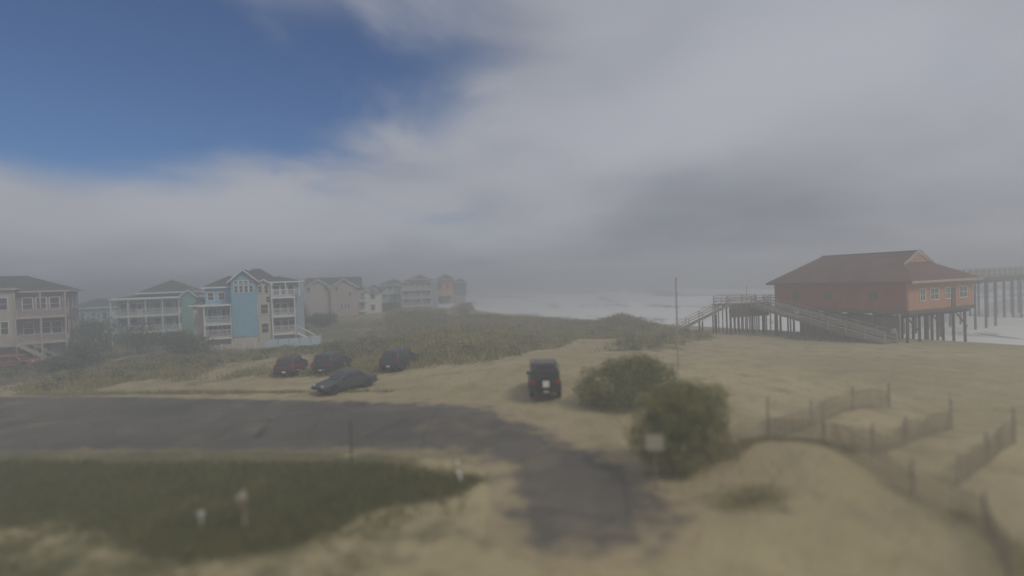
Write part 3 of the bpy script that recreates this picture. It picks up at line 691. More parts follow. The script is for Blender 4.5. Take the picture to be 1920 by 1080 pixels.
MB().bar(P3(A, PZ-.2), P3(B, PZ-.2), .12, .3).bar(P3(A+nrm*wdk, PZ-.2), P3(B+nrm*wdk, PZ-.2), .12, .3).build('joist', W['shadewood'], dk)
railrun(dk, A, B, PZ, PZ, W['palewood']); railrun(dk, A+nrm*wdk, B+nrm*wdk, PZ, PZ, W['wood'])
pilesrun(dk, A, B, PZ, PZ, wdk, .62, .085)
# dark skirt of boards hanging under the platform
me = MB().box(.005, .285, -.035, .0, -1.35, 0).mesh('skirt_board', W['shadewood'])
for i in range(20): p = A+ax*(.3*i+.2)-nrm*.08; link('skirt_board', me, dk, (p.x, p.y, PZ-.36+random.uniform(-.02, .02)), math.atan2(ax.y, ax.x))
me = MB().box(-.02, .02, -.02, .02, 0, 2.3).mesh('lamp_post', W['pile'])
link('lamp_post', me, dk, tuple(P3(A+ax*3.0+nrm*.1, PZ)))
rp = thing('boardwalk_ramp', 'long wooden ramp with pale handrails descending in front of the red pier house', 'ramp')
Rb = Vector((38.2, 52.6)); Rt = Vector((30.6, 65.6)); GB = hz(Rb.x, Rb.y)
planks(rp, Rt, Rb, PZ, GB+.1, 2.5); railrun(rp, Rt, Rb, PZ, GB+.1, W['palewood']); dR = (Rb-Rt).normalized(); nR = Vector((-dR.y, dR.x))
railrun(rp, Rt+nR*2.5, Rb+nR*2.5, PZ, GB+.1, W['palewood']); pilesrun(rp, Rt, Rb, PZ, GB+.1, 2.5, 1.7, .11)
MB().bar(P3(Rt, PZ-.2), P3(Rb, GB-.1), .1, .3).bar(P3(Rt+nR*2.5, PZ-.2), P3(Rb+nR*2.5, GB-.1), .1, .3).build('stringer', W['wood'], rp)
st = thing('boardwalk_stairs', 'wooden beach stairs with pale rails left of the walkway platform', 'stairs')
Sb = Vector((21.2, 68.2)); Stp = A+nrm*.3; zb = hz(Sb.x, Sb.y)
planks(st, Stp, Sb, PZ-.1, zb+.3, 1.7, 'tread', .32, W['palewood']); 
for k in (0, 1.7):
    dS = (Sb-Stp).normalized(); nS = Vector((-dS.y, dS.x)); railrun(st, Stp+nS*k, Sb+nS*k, PZ-.1, zb+.3, W['palewood'])
pilesrun(st, Stp, Sb, PZ-.1, zb+.3, 1.7, 1.6, .1)
MB().bar(P3(Stp, PZ-.25), P3(Sb, zb+.15), .08, .28).build('stringer', W['wood'], st)
# small bridge from platform to the house door
br = thing('boardwalk_bridge', 'short wooden bridge with handrails joining the platform to the red house', 'walkway')
b0 = B+nrm*.5; b1 = Vector((36.6, 66.6)); planks(br, B+nrm*.4, Vector((36.0, 69.6)), PZ-.02, 3.6, 1.6); railrun(br, B+nrm*.4, Vector((36.0, 69.6)), PZ, 3.6, W['palewood'])

# ------------------------------------------------------------------ fishing pier
pr_ = thing('fishing_pier', 'long wooden fishing pier on tall piles running out into the fog at right', 'pier')
p0 = Vector((50.5, 66.)); pd = Vector((.85, .53)).normalized(); pn = Vector((-pd.y, pd.x)); PL = 190; DZ = 6.2
MB().bar(P3(p0+pn*0, DZ-.1), P3(p0+pd*PL, DZ-.1), 5.2, .16).build('deck', W['wood'], pr_)
MB().bar(P3(p0-pn*2.3, DZ-.45), P3(p0+pd*PL-pn*2.3, DZ-.45), .25, .4).bar(P3(p0+pn*2.3, DZ-.45), P3(p0+pd*PL+pn*2.3, DZ-.45), .25, .4).build('stringer', W['pile'], pr_)
pmesh = MB().tube((0, 0, -7), (0, 0, DZ-.6), .17, .14, 8).mesh('pile', W['pile'], True)
cmesh = MB().box(-.15, .15, -2.9, 2.9, DZ-.95, DZ-.66).mesh('cross_beam', W['pile']); pa = math.atan2(pd.y, pd.x)
k = 0; tt = 1.
while tt < PL:
    for s_ in (-2.1, 2.1):
        q_ = p0+pd*(tt+random.uniform(-.15, .15))+pn*s_; o = link('pile', pmesh, pr_, (q_.x, q_.y, 0), random.uniform(0, 6))
    q_ = p0+pd*tt; link('cross_beam', cmesh, pr_, (q_.x, q_.y, 0), pa); tt += 4.1
for s_ in (-2.5, 2.5): railrun(pr_, p0+pn*s_, p0+pd*PL+pn*s_, DZ, DZ, W['wood'], every=2.4)
xme = MB().bar((1*0, 0, -.9+DZ), (4.1, 0, .4), .08, .18).mesh('brace', W['pile'])
for i in range(0, 40, 9):
    q_ = p0+pd*(1+4.1*i)-pn*2.4; link('brace', xme, pr_, (q_.x, q_.y, 0), pa)

# ------------------------------------------------------------------ vegetation
def leaf_cloud(lobes, n, size, m, name, parent, loc, flat=.0, shell=.45, kind=None):
    """leaf-sized quads spread through lumpy lobes (x,y,z,rx,ry,rz)"""
    L = np.array(lobes); vol = L[:, 3]*L[:, 4]*L[:, 5]; ch = RNG.choice(len(L), n, p=vol/vol.sum())
    d = RNG.normal(size=(n, 3)); d /= np.linalg.norm(d, axis=1)[:, None]
    lump = 1+.22*np.sin(d[:, 0]*5+ch)*np.cos(d[:, 2]*6+ch*2)+.10*np.sin(d[:, 1]*11+d[:, 0]*7+ch)
    r = (shell+(1-shell)*RNG.random(n)**.6)*lump
    stray = RNG.random(n) < .10; r[stray] *= RNG.uniform(1.0, 1.3, stray.sum())
    p = L[ch, :3]+d*r[:, None]*L[ch, 3:]
    p = p[p[:, 2] > .02]; n = len(p)
    u = RNG.normal(size=(n, 3)); u /= np.linalg.norm(u, axis=1)[:, None]
    v = np.cross(u, RNG.normal(size=(n, 3))); v /= np.linalg.norm(v, axis=1)[:, None]
    s = size*RNG.uniform(.6, 1.4, (n, 1)); a = u*s; b = v*s*.42
    V = np.stack([p-a, p-b, p+a, p+b], 1).reshape(-1, 3)
    F_ = np.arange(4*n).reshape(n, 4)
    return link(name, npmesh(name, V, F_, m), parent, loc, kind=kind)
def shrub(px, py, lobes, label, m='leaf', n=9000, size=.06, name='shrub', cat='shrub', z=None, pos=None, group=None, trunk=True):
    p = pos if pos else at(px, py, 0); gz = hz(p.x, p.y)-.03
    r = thing(name, label, cat, (p.x, p.y, gz), 0, group)
    leaf_cloud(lobes, n, size, W[m], 'crown', r, (0, 0, 0))
    st_ = MB()
    for (lx, ly, lz, rx, ry, rz) in lobes:
        b = Vector((lx*.15, ly*.15, 0)); mth = Vector((lx*.6, ly*.6, lz*.55)); e = Vector((lx, ly, lz+.3*rz))
        rr = .05*max(rx, .6); st_.tube(b, mth, rr, rr*.7, 6).tube(mth, e, rr*.7, rr*.25, 5)
        for k in range(3):
            a_ = random.uniform(0, 6.3); st_.tube(mth, (lx+rx*.6*math.cos(a_), ly+ry*.6*math.sin(a_), lz+rz*.2), rr*.4, rr*.12, 4)
    st_.build('trunk', W['bark'], r)
    return r
big1 = [(2.6, .4, .8, .8, .7, .6), (-1.0, .2, 2.3, .7, .6, .5), (-1.5, 0, 1.25, 1.6, 1.3, 1.25), (.4, .3, 1.75, 1.9, 1.4, 1.25), (1.7, .2, 1.5, 1.3, 1.2, 1.1), (-.3, -.9, .9, 1.6, .9, .85), (-2.2, .3, .8, .9, .9, .7), (.6, 0, 2.2, 1.1, 1, .8)]
shrub(0, 0, big1, 'wide rounded green shrub on the sand behind the taller shrub', n=22000, pos=Vector((6.5, 29.2, 0)))
big2 = [(-.75, -.5, .75, .8, .7, .55), (1.6, .3, 2.9, .6, .6, .5), (.3, 0, 3.25, .55, .55, .4), (0, 0, 2.2, 1.45, 1.3, 1.2), (-1.05, -.1, 1.35, 1.0, 1.1, 1.0), (.9, .2, 2.35, 1.2, 1.2, 1.0), (1.15, .1, 1.4, 1.05, 1.1, 1.0), (0, -.4, .95, 1.2, .9, .85), (-.3, .2, 2.75, .8, .8, .7), (-.1, -.8, .5, .7, .6, .5)]
shrub(0, 0, big2, 'tall rounded dark green shrub on the sand behind the square notice board', n=24000, pos=Vector((6.45, 20.5, 0)))
shrub(0, 0, [(0, 0, .25, 1.3, .9, .32), (.6, .3, .25, .9, .7, .3), (-.5, -.2, .2, .9, .6, .25)], 'low sparse weed clump on bare sand in front of the tall shrub', 'leafb', 1500, .045, pos=Vector((7.7, 17.0, 0)), trunk=False)
# trees and bushes round the houses
def rl(sc, wide=1., n=5, tall=1.):
    return [(random.uniform(-.8, .8)*sc*wide, random.uniform(-.5, .5)*sc, random.uniform(.55, 1.15)*sc*tall, random.uniform(.6, .9)*sc*wide, random.uniform(.6, .8)*sc, random.uniform(.5, .75)*sc*tall) for _ in range(n)]
TR = [ # px, py_base, Y, scale, wide, tall, label, mat
 (205, 0, 70, 2.3, 1.3, 1.15, 'dark green tree left of the sea-green house, largest of the clump', 'leaf2'),
 (162, 0, 84, 1.9, 1.0, 1.2, 'dark green tree directly right of the mauve house', 'leaf2'),
 (262, 0, 66, 1.9, 1.2, 1.0, 'dark green bushy tree in front of the left deck of the sea-green house', 'leaf2'),
 (318, 0, 68, 1.5, 1.3, 1.0, 'round bush in front of the middle of the sea-green house', 'leaf2'),
 (352, 0, 64, 1.7, 1.2, .95, 'bush between the sea-green house and the blue house', 'leaf2'),
 (158, 0, 57, 1.2, 1.0, 1.2, 'narrow dark bush standing alone on the verge right of the mauve house', 'leaf2'),
 (570, 0, 82, 2.4, .8, 1.25, 'dark evergreen tree filling the gap right of the blue house', 'leaf2'),
 (602, 0, 92, 1.4, 1.3, .9, 'dark bush at the foot of the beige house', 'leaf2'),
 (118, 0, 54, 1.0, 1.4, .9, 'low green bush beside the orange-red car', 'leaf2'),
 (720, 0, 118, 1.5, 1.6, .9, 'dark low tree between the white gabled house and the green one', 'leaf2'),
 (800, 0, 112, 1.4, 2.0, .6, 'low spreading bush below the blue-grey balcony house', 'leafb'),
 (868, 0, 120, 1.7, 1.1, .9, 'dark bush right of the peach-coloured house', 'leafb')]
for px, _, Yd, sc, wd_, tl, lab, m_ in TR:
    p = atd(px, 560, Yd); sc = sc*1.2; shrub(0, 0, rl(sc, wd_, 6, tl), lab, m_, int(3200), .11 if Yd < 90 else .14, 'tree' if sc > 1.6 else 'bush', 'tree' if sc > 1.6 else 'bush', pos=Vector((p.x, p.y, 0)), group='trees and bushes among the houses')
# dune thicket: uncountable low scrub
def scatter(n, poly, seed, extra=None):
    r = np.random.default_rng(seed); P = np.array(poly); x = r.uniform(P[:, 0].min(), P[:, 0].max(), n*3); y = r.uniform(P[:, 1].min(), P[:, 1].max(), n*3)
    k = veg_shade_mask(x, y) > r.uniform(.25, .95, len(x)); ins, _ = poly_mask(x, y, poly); k &= ins; return x[k][:n], y[k][:n], r
def tufts(name, poly, n, hgt, wid, m, seed, blades=5, spread=.12):
    x, y, r = scatter(n, poly, seed); n = len(x); z = height(x, y)-.02
    cl = .65+.35*np.clip(fbm(x, y, 5, 30)+.5, 0, 1.5)
    X_ = np.repeat(x, blades)+r.normal(0, spread, n*blades); Y_ = np.repeat(y, blades)+r.normal(0, spread, n*blades); Z_ = np.repeat(z, blades)
    k = n*blades; a = r.uniform(0, 6.28, k); hh = hgt*np.repeat(cl, blades)*r.uniform(.45, 1.25, k); ww = wid*r.uniform(.6, 1.3, k); le = r.normal(0, .35, (k, 2))*hh[:, None]
    b0_ = np.stack([X_-np.cos(a)*ww, Y_-np.sin(a)*ww, Z_], 1); b1_ = np.stack([X_+np.cos(a)*ww, Y_+np.sin(a)*ww, Z_], 1); tp = np.stack([X_+le[:, 0], Y_+le[:, 1], Z_+hh], 1)
    V = np.stack([b0_, b1_, tp], 1).reshape(-1, 3); F_ = np.arange(3*k).reshape(k, 3)
    return link(name, npmesh(name, V, F_, m), kind='stuff')
g1 = tufts('lawn_grass', GRASS, 42000, .34, .018, W['grassm'], 1); g1['label'] = 'dark green rough grass on the verge beside the road'; g1['category'] = 'grass'
g2 = tufts('verge_grass', VERGE, 3500, .3, .02, W['drygrass'], 2); g2['label'] = 'thin strip of dry grass between the road and the sandy car lot'; g2['category'] = 'grass'
g3 = tufts('dune_grass', THICK, 26000, .7, .035, W['drygrass'], 3, 5, .25); g3['label'] = 'brown and green dune grass between the car lot and the beach'; g3['category'] = 'dune grass'
def scrubmass(name, poly, n, sc, m, seed, lab, leaves=130, lsz=.10):
    x, y, r = scatter(n, poly, seed); lob = []
    for a, b in zip(x, y):
        s = sc*r.uniform(.5, 1.3); lob.append((a, b, hz(a, b)+s*.35, s*r.uniform(.9, 1.7), s*r.uniform(.8, 1.3), s*.6))
    L = np.array(lob); nn = leaves*len(L); ch = r.integers(0, len(L), nn); d = r.normal(size=(nn, 3)); d /= np.linalg.norm(d, axis=1)[:, None]
    p = L[ch, :3]+d*L[ch, 3:]*(.5+.6*r.random((nn, 1))**.7); u = r.normal(size=(nn, 3)); u /= np.linalg.norm(u, axis=1)[:, None]; v = np.cross(u, r.normal(size=(nn, 3))); v /= np.linalg.norm(v, axis=1)[:, None]
    s = lsz*r.uniform(.6, 1.4, (nn, 1)); a = u*s; b = v*s*.45
    o = link(name, npmesh(name, np.stack([p-a, p-b, p+a, p+b], 1).reshape(-1, 3), np.arange(4*nn).reshape(nn, 4), m), kind='stuff'); o['label'] = lab; o['category'] = 'scrub'
scrubmass('dune_scrub', THICK, 260, .8, W['leafb'], 5, 'low brown scrub covering the dunes behind the car lot')
scrubmass('green_scrub', THICK, 110, .75, W['leaf2'], 6, 'low green scrub patches scattered over the dunes')
LEFTV = [(-75, 43), (-50, 44), (-30, 50), (-16, 53), (-14, 64), (-28, 68), (-44, 66), (-75, 62)]
scrubmass('hedge_scrub', LEFTV, 230, .8, W['leaf2'], 8, 'dark low scrub between the parking lot and the houses')
g4 = tufts('weeds', [(-70, 42), (-12, 42), (-8, 66), (-70, 80)], 9000, .5, .03, W['drygrass'], 11, 5, .25); g4['label'] = 'dry weeds in front of the blue and sea-green houses'; g4['category'] = 'weeds'

STUB = [(-30, 19), (-16, 17.6), (-9, 15.4), (-5.2, 18.2), (-2.2, 19.4), (-1.4, 17.5), (-2, 14.5), (-8, 12.5), (-22, 11.5), (-34, 13)]
def stubble():
    r = np.random.default_rng(77); x = r.uniform(-34, 0, 9000); y = r.uniform(11, 20, 9000); i, _ = poly_mask(x, y, STUB); k = i & (fbm(x, y, 2.2, 88)+r.normal(0, .15, len(x)) > .12)
    x, y = np.repeat(x[k], 6), np.repeat(y[k], 6); n = len(x); x = x+r.normal(0, .07, n); y = y+r.normal(0, .07, n); z = height(x, y)-.01; a = r.uniform(0, 6.28, n); h = r.uniform(.08, .28, n); l = r.normal(0, .08, (n, 2)); w_ = .012
    V = np.stack([np.stack([x-np.cos(a)*w_, y-np.sin(a)*w_, z], 1), np.stack([x+np.cos(a)*w_, y+np.sin(a)*w_, z], 1), np.stack([x+l[:, 0], y+l[:, 1], z+h], 1)], 1).reshape(-1, 3)
    o = link('stubble', npmesh('stubble', V, np.arange(3*n).reshape(n, 3), W['grassm']), kind='stuff'); o['label'] = 'sparse green stubble thinning out into the sand below the grass verge'; o['category'] = 'grass'
stubble()

# ------------------------------------------------------------------ sand fences
def fence(label, pts, hgt=1.15, bury=(0, 0), posts=None):
    f = thing('sand_fence', label, 'sand fence', group='slatted sand fences on the beach')
    sl = MB(); wr = MB(); cum = 0
    for (a, b) in zip(pts[:-1], pts[1:]):
        a, b = Vector(a), Vector(b); L = (b-a).length; n = int(L/.10); prev = None
        for i in range(n):
            t_ = i/n; p = a+(b-a)*t_; z = hz(p.x, p.y)-.1; top = z+.1+hgt*(.85+.08*math.sin(cum*1.7)+random.uniform(-.04, .04)); ln = .06*math.sin(cum*2.3)+random.uniform(-.02, .02)
            d = (b-a).normalized(); cum += .10
            sl.add([(p.x-d.x*.02, p.y-d.y*.02, z), (p.x+d.x*.02, p.y+d.y*.02, z), (p.x+d.x*.02+ln, p.y+d.y*.02, top), (p.x-d.x*.02+ln, p.y-d.y*.02, top),
                    (p.x-d.x*.02-d.y*.012, p.y-d.y*.02+d.x*.012, z), (p.x+d.x*.02-d.y*.012, p.y+d.y*.02+d.x*.012, z), (p.x+d.x*.02+ln-d.y*.012, p.y+d.y*.02+d.x*.012, top), (p.x-d.x*.02+ln-d.y*.012, p.y-d.y*.02+d.x*.012, top)],
                   [(0,1,2,3),(7,6,5,4),(0,4,5,1),(1,5,6,2),(2,6,7,3),(3,7,4,0)])
            if i % 12 == 0 or i == n-1:
                q = Vector((p.x, p.y, z))
                if prev:
                    for hh in (.25, .6, .95): wr.tube(prev+Vector((0, 0, hh*hgt)), q+Vector((0, 0, hh*hgt)), .006, n=4)
                prev = q
    o = sl.build('slats', W['slat'], f); o['kind'] = 'stuff'
    wr.build('wire', W['pile'], f)
    pts2 = posts or pts
    for (x, y, ph) in pts2: MB().tube((x, y+.06, hz(x, y)-.3), (x+random.uniform(-.05, .05), y+.06, hz(x, y)+ph), .06, .05, 8).build('post', W['postwood'], f)
def gp(px, py): p = at(px, py, .25); return (p.x, p.y)
m0, m1, m2, m3, m4, m5 = gp(1345, 872), gp(1443, 828), gp(1549, 868), gp(1715, 930), gp(1850, 985), gp(1905, 1085)
fence('longest sand fence, running from the tall shrub to the lower right corner', [m0, m1, m2, m3, m4, m5], 1.1, posts=[(*m1, 2.0), (*m2, 1.75), (*m3, 1.25), (*m4, 1.2)])
s0, s1 = gp(1446, 826), gp(1670, 764); fence('sand fence spur farthest from the camera, ending far up the beach', [s0, s1], 1.1, posts=[(*s1, 1.35), (*gp(1523, 806), 1.3), (*gp(1600, 784), 1.2)])
s0, s1 = gp(1560, 868), gp(1640, 872); s2 = gp(1787, 797); fence('middle sand fence spur with a bend, between the two other spurs', [s0, s1, s2], 1.05, posts=[(*s1, 1.2), (*s2, 1.5), (*gp(1702, 842), 1.2)])
s0, s1 = gp(1800, 912), gp(1906, 838); fence('sand fence spur nearest the right edge', [s0, s1], 1.1, posts=[(*s0, 1.1), (*s1, 1.5), (*gp(1856, 874), 1.2)])

pl_ = [m0, m1, m2, m3, m4, m5]; poly_f = [(x+.2, y-.7) for x, y in pl_]+[(x+.5, y+.9) for x, y in pl_[::-1]]
def tufts_at(name, poly, n, hgt, wid, m, seed):
    global veg_shade_mask
    keep = veg_shade_mask; veg_shade_mask = lambda x, y: np.full(x.shape, 1.0)*(fbm(x, y, 2.5, 41) > -.1)
    o = tufts(name, poly, n, hgt, wid, m, seed, 5, .15); veg_shade_mask = keep; return o
g5 = tufts_at('fence_grass', poly_f, 1500, .35, .014, W['drygrass'], 21); g5['label'] = 'sparse dead grass gathered along the longest sand fence'; g5['category'] = 'grass'

# ------------------------------------------------------------------ posts, poles, signs
def at_ground(px, py):
    z = 0.
    for _ in range(12):
        p = at(px, py, z); z = hz(p.x, p.y)
    return Vector((p.x, p.y, z))
p = at_ground(1272, 686)
up = thing('utility_pole', 'tall thin dark utility pole behind the wide green shrub', 'utility pole', tuple(p))
MB().tube((0, 0, -.6), (0, 0, 6.9), .07, .05, 10).build('pole', W['palewood'], up, smooth=True)
MB().tube((0, 0, 6.9), (0, 0, 6.96), .10, .08, 10).build('cap', W['greywall'], up)
p = at_ground(659, 868); tp = thing('thin_post', 'thin dark post at the road edge above the grass', 'post', tuple(p))
MB().tube((0, 0, -.3), (.03, 0, 1.9), .045, .04, 8).build('post', W['pile'], tp); MB().tube((.03, 0, 1.9), (.03, 0, 1.95), .06, .05, 8).build('cap', W['wood'], tp)
p = at_ground(866, 905); lp = thing('marker_post', 'white post leaning left at the tip of the grass by the road bend', 'post', tuple(p))
MB().bar((0, 0, -.2), (-.16, 0, .88), .11, .10).build('post', W['white'], lp, bevel=.01); MB().bar((-.115, -.003, .58), (-.135, -.003, .72), .115, .108).build('reflective_band', mat('dull_reflector', (.4, .3, .25), .4), lp)
p = at_ground(378, 990); mp_ = thing('utility_marker', 'short white capped marker post in the dark grass left of the small sign', 'marker', tuple(p))
MB().box(-.05, .05, -.05, .05, -.2, .42).build('post', W['beige'], mp_, bevel=.01); MB().box(-.09, .09, -.08, .08, .421, .56).build('cap', mat('dirty_white_plastic', (.5, .52, .48), .6, .1), mp_, bevel=.02)
p = at_ground(461, 998); sg_ = thing('small_sign', 'small leaning sign with pale arrow top and red-brown board on thin post in grass', 'sign', tuple(p), R(4))
MB().tube((0, 0, -.3), (-.05, 0, 1.35), .025, .022, 8).build('post', W['palewood'], sg_)
MB().box(-.20, .08, -.05, -.028, .80, 1.10).build('lower_board', mat('faded_red_brown_board', (.22, .13, .085), .8, .15), sg_, bevel=.006)
MB().prism([(-.30, 1.14), (-.02, 1.105), (.09, 1.12), (.07, 1.40), (-.04, 1.42)], -.05, -.028).build('upper_board', mat('weathered_pale_board', (.42, .40, .33), .8, .1), sg_, bevel=.006)
p = Vector((5.08, 18.9, hz(5.08, 18.9))); nb = thing('notice_board', 'blank pale square notice board on one post before the tall shrub', 'sign', tuple(p), R(-12))
MB().box(-.04, .04, -.04, .04, -.3, 2.05).build('post', W['wood'], nb)
MB().box(-.32, .32, -.065, -.041, 1.5, 2.08).build('board', mat('weathered_notice_board', (.40, .37, .29), .75, .12, 3), nb, bevel=.008)
fr = MB(); fr.box(-.345, .345, -.08, -.042, 2.081, 2.12).box(-.345, .345, -.08, -.042, 1.46, 1.499).box(-.345, -.321, -.08, -.042, 1.5, 2.08).box(.321, .345, -.08, -.042, 1.5, 2.08); fr.build('frame', W['wood'], nb)

# pale blue fence by the blue house
bf = thing('vinyl_fence', 'pale blue vinyl privacy fence right of the blue house', 'fence'); a = Vector((atd(500, 640, 68).x, 68)); b = Vector((atd(602, 640, 72).x, 72)); L = (b-a).length; n = 5; d = (b-a)/n; an = math.atan2(d.y, d.x)
pmh = MB().box(.07, d.length-.07, -.025, .025, .08, 1.35).mesh('panel', mat('pale_blue_vinyl', (.42, .53, .62), .6, .06, 1)); ph_ = MB().box(-.065, .065, -.065, .065, -.2, 1.5).box(-.08, .08, -.08, .08, 1.502, 1.56).mesh('post', W['paleblue'])
for i in range(n+1):
    q_ = a+d*i; link('post', ph_, bf, (q_.x, q_.y, hz(q_.x, q_.y)), an)
    if i < n: link('panel', pmh, bf, (q_.x, q_.y, hz(q_.x, q_.y)), an)
a = Vector((atd(376, 640, 66).x, 65.5)); b = Vector((atd(500, 640, 68).x, 67.8)); L = (b-a).length; n = 6; d = (b-a)/n; an = math.atan2(d.y, d.x)
cf = thing('yard_fence', 'low cream board fence along the foot of the blue house', 'fence')
pmh = MB().box(.07, d.length-.07, -.025, .025, .05, 1.05).mesh('panel', W['cream']); ph_ = MB().box(-.065, .065, -.065, .065, -.2, 1.18).mesh('post', W['white'])
for i in range(n+1):
    q_ = a+d*i; link('post', ph_, cf, (q_.x, q_.y, hz(q_.x, q_.y)), an)
    if i < n: link('panel', pmh, cf, (q_.x, q_.y, hz(q_.x, q_.y)), an)
for px, py, lab in ((586, 598, 'small white box on a post below the beige house'), (597, 633, 'small white box on a post at the end of the pale blue fence')):
    Yd = 96 if px == 586 else 72.4; q_ = atd(px, py-1, Yd); gz = hz(q_.x, q_.y)
    bx_ = thing('post_box', lab, 'box', (q_.x, q_.y, gz)); zz_ = max(q_.z-gz, .7)
    MB().box(-.06, .06, -.06, .06, -.2, zz_-.2).build('post', W['wood'], bx_); MB().box(-.22, .22, -.3, .3, zz_-.199, zz_+.2).build('box', W['white'], bx_, bevel=.03)

# ------------------------------------------------------------------ cars
tyre_m = mat('black_tyre_rubber', (.02, .02, .02), .9, .1); rim_m = mat('dull_alloy_rim', (.32, .32, .33), .4, .1, metal=.7)
lamp_r = mat('red_tail_lamp', (.30, .02, .02), .25, .05); lamp_w = mat('clear_headlamp', (.6, .6, .58), .2, .05); cg = mat('tinted_car_glass', (.025, .03, .035), .08, .1, spec=.6); blk = mat('black_plastic_trim', (.03, .03, .032), .7, .1)
def car(label, pos, rz, paint, L=4.6, Wd=1.85, H=1.7, style='suv', group='cars parked beyond the road', spare=False, scale=1.):
    r = thing('parked_car', label, 'car', tuple(pos), rz, group); r.scale = (scale,)*3
    hw = Wd/2; zb_, belt = .28, H*.56; hl = L/2
    if style == 'sedan': side = [(-hl, .45), (-hl+.05, .35), (hl-.08, .32), (hl, .5), (hl-.05, .68), (hl-.9, .86), (hl-1.15, .92), (-hl+.7, .95), (-hl+.1, .92), (-hl, .75)]
    elif style == 'jeep': side = [(-hl, .5), (-hl+.02, .45), (hl, .45), (hl, .95), (hl-.1, 1.08), (hl-1.3, 1.14), (-hl, 1.12)]
    else: side = [(-hl, .5), (-hl+.06, .36), (hl-.08, .36), (hl, .55), (hl-.04, .85), (hl-.25, 1.0), (hl-1.15, belt+.08), (-hl+.05, belt+.04), (-hl, .9)]
    def loft(profile, insets, nm, m, bev=.06):
        n = len(profile); mb = MB(); vs = []
        for y, ins_ in insets: vs += [(x*(1-ins_*.03), y, z) for x, z in profile]
        fs = [tuple(range(n))[::-1], tuple(range(n*(len(insets)-1), n*len(insets)))]
        for k in range(len(insets)-1):
            for i in range(n): fs.append((k*n+i, k*n+(i+1) % n, (k+1)*n+(i+1) % n, (k+1)*n+i))
        mb.add(vs, fs); return mb.build(nm, m, r, smooth=True, bevel=bev)
    loft(side, [(-hw, 1), (-hw+.12, 0), (hw-.12, 0), (hw, 1)], 'body', paint, .05)
    if style == 'sedan': f0_, f1_, r0_, r1_ = hl-1.25, hl-2.0, -hl+1.35, -hl+.55
    elif style == 'jeep': f0_, f1_, r0_, r1_ = hl-1.35, hl-1.6, -hl+.08, -hl+.03
    else: f0_, f1_, r0_, r1_ = hl-1.1, hl-1.75, -hl+.45, -hl+.1
    bz = side[-3][1] if style != 'jeep' else 1.10; bz -= .03; ti = .18 if style != 'jeep' else .07; zt_ = H
    def cab(z, k): x0, x1 = r1_+(r0_-r1_)*k, f0_+(f1_-f0_)*k; y = hw-.07-ti*k; return [(x0, -y, z), (x1, -y, z), (x1, y, z), (x0, y, z)]
    b0__, t0 = cab(bz, 0), cab(zt_-.1, .88); t1 = [(x*.96+(f1_+r0_)/2*.04, y*.92, zt_) for x, y, z in cab(zt_, 1)]
    cb = MB().add(b0__+t0+t1, [(0,3,2,1),(8,9,10,11)]+[(i, (i+1) % 4, (i+1) % 4+4, i+4) for i in range(4)]+[(i+4, (i+1) % 4+4, (i+1) % 4+8, i+8) for i in range(4)])
    cb.build('cabin', paint, r, smooth=True, bevel=.05)
    # glass panels slightly proud of cabin faces
    def pane(face, u0, u1, v0_, v1_, nm='window'):
        a, b_, c_, d_ = [Vector(q) for q in face]
        def pt(u, v): return (a+(b_-a)*u)*(1-v)+(d_+(c_-d_)*u)*v
        nrm_ = (b_-a).cross(d_-a).normalized()*.012; q = [pt(u0, v0_)+nrm_, pt(u1, v0_)+nrm_, pt(u1, v1_)+nrm_, pt(u0, v1_)+nrm_]
        q2 = [x-nrm_*1.6 for x in q]
        MB().add(q+q2, [(0,1,2,3),(7,6,5,4),(0,4,5,1),(1,5,6,2),(2,6,7,3),(3,7,4,0)]).build(nm, cg, r)
    fcs = [(b0__[i], b0__[(i+1) % 4], t0[(i+1) % 4], t0[i]) for i in range(4)]
    for side_i in (0, 2):
        for u0, u1 in (((.05, .32), (.35, .64), (.67, .93)) if style != 'sedan' else ((.12, .5), (.53, .9))): pane(fcs[side_i], u0, u1, .12, .9)
    pane(fcs[1], .06, .94, .08, .94, 'windscreen'); pane(fcs[3], .09, .91, .15, .88, 'rear_window')
    wr_ = .33 if style == 'sedan' else .39
    ty = MB(); N_ = 20; prof = [(wr_*.62, -.11), (wr_*.93, -.12), (wr_, -.08), (wr_, .08), (wr_*.93, .12), (wr_*.62, .11)]; vs = []; fs = []
    for i in range(N_):
        a_ = 2*math.pi*i/N_; vs += [(q*math.cos(a_), y, q*math.sin(a_)) for q, y in prof]
    n = len(prof)
    for i in range(N_):
        for k in range(n): fs.append((i*n+k, i*n+(k+1) % n, ((i+1) % N_)*n+(k+1) % n, ((i+1) % N_)*n+k))
    tme = ty.add(vs, fs).mesh('tyre', tyre_m, True); rim = MB().tube((0, -.09, 0), (0, .09, 0), wr_*.63, n=16)
    for k in range(5): a_ = k*2*math.pi/5; rim.bar((0, -.1, 0), (wr_*.55*math.cos(a_), -.1, wr_*.55*math.sin(a_)), .05, .03)
    rme = rim.mesh('rim', rim_m)
    arch = MB().tube((0, -.02, 0), (0, .02, 0), wr_+.07, n=20).mesh('wheel_arch', blk)
    for sx in (hl-.85, -hl+.85):
        for sy in (-1, 1):
            e = bpy.data.objects.new('wheel', None); COL.objects.link(e); e.parent = r; e.location = (sx, sy*(hw-.13), wr_); e.rotation_euler = (0, 0, 0 if sy < 0 else math.pi); link('tyre', tme, e); link('rim', rme, e)
            link('wheel_arch', arch, r, (sx, sy*(hw-.012), wr_+.02))
    zl = .72 if style == 'sedan' else .9
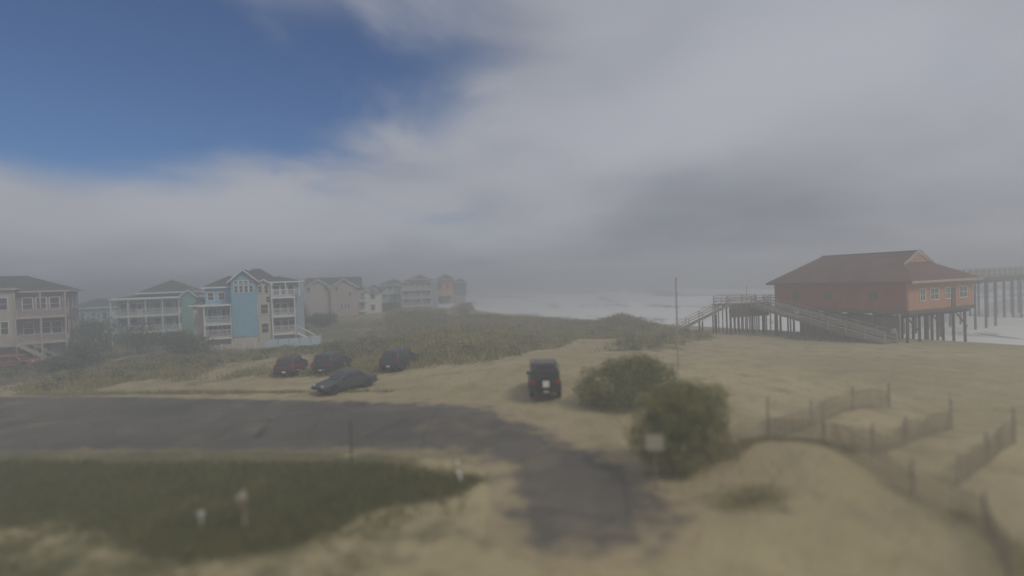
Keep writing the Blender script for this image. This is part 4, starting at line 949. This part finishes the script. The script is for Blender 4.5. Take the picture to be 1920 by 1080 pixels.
    for sy in (-1, 1):
        MB().box(-hl-.02, -hl+.1, sy*(hw-.2)-.12, sy*(hw-.2)+.12, zl, zl+(.16 if style == 'sedan' else .32)).build('tail_light', lamp_r, r, bevel=.02)
        MB().box(hl-.12, hl-.005, sy*(hw-.28)-.16, sy*(hw-.28)+.16, zl-.14, zl+.03).build('headlight', lamp_w, r, bevel=.02)
        MB().box(f0_-.45, f0_-.3, sy*(hw+.02)-.08+sy*.03, sy*(hw+.02)+.08+sy*.03, bz+.04, bz+.18).build('mirror', blk, r, bevel=.02)
    MB().box(-hl-.08, -hl+.1, -hw+.06, hw-.06, .42, .6).build('rear_bumper', blk, r, bevel=.03); MB().box(hl-.1, hl+.07, -hw+.06, hw-.06, .38, .56).build('front_bumper', blk, r, bevel=.03)
    MB().box(-hl-.095, -hl-.081, -.16, .16, .44, .58).build('licence_plate', W['white'], r)
    if spare:
        e = bpy.data.objects.new('spare_wheel', None); COL.objects.link(e); e.parent = r; e.location = (-hl-.16, 0, 1.0); e.rotation_euler = (0, 0, -math.pi/2)
        link('tyre', tme, e); o = MB().tube((0, -.1, 0), (0, .1, 0), wr_*.66, n=16).build('hub', blk, e); MB().box(-.19, .19, -.145, -.112, -.19, .19).build('square_plate', W['white'], e)
        rk = MB(); rk.box(-hl+.15, hl-1.7, -hw+.12, -hw+.16, H+.1, H+.14).box(-hl+.15, hl-1.7, hw-.16, hw-.12, H+.1, H+.14)
        for i in range(5): x = -hl+.2+i*.62; rk.box(x-.02, x+.02, -hw+.12, hw-.12, H+.141, H+.17)
        for x in (-hl+.25, hl-1.8):
            for sy in (-1, 1): rk.box(x-.02, x+.02, sy*(hw-.14)-.02, sy*(hw-.14)+.02, H-.02, H+.1)
        rk.build('roof_rack', blk, r)
        MB().box(-hl+.3, -hl+1.6, -hw+.25, hw-.4, H+.172, H+.34).build('roof_bag', mat('faded_grey_canvas', (.16, .15, .15), .9, .2), r, bevel=.06)
    return r
charcoal = mat('charcoal_car_paint', (.032, .033, .036), .35, .1, 1, spec=.5); silver = mat('dusty_grey_car_paint', (.055, .06, .065), .4, .1, 1, spec=.5); maroon = mat('dark_maroon_car_paint', (.09, .03, .028), .4, .1, 1, spec=.5)
darkblue = mat('dark_blue_grey_car_paint', (.04, .045, .055), .4, .1, 1, spec=.5); orangep = mat('faded_orange_red_car_paint', (.30, .11, .05), .5, .12, 1, spec=.4)
p = at_ground(1020, 735); car('dark boxy off-roader seen from behind with spare wheel and roof load', p, R(90), charcoal, 4.3, 1.88, 1.84, 'jeep', None, True, 1.0)
p = at_ground(547, 700); car('dark maroon car parked leftmost in the sandy lot', p, R(97), maroon, 4.5, 1.85, 1.72)
p = at_ground(624, 696); car('black sport utility parked behind the grey car', p, R(84), charcoal, 4.7, 1.9, 1.85)
p = at_ground(648, 731); car('dusty grey car parked at an angle nearest the road', p, R(228), silver, 4.5, 1.8, 1.46, 'sedan')
p = at_ground(751, 689); car('dark blue-grey car parked alone against the dune scrub', p, R(76), darkblue, 4.6, 1.88, 1.76)
p = at_ground(30, 691); car('orange-red wagon cut by the left edge below the mauve house', p, R(8), orangep, 4.6, 1.85, 1.6, 'suv', None)
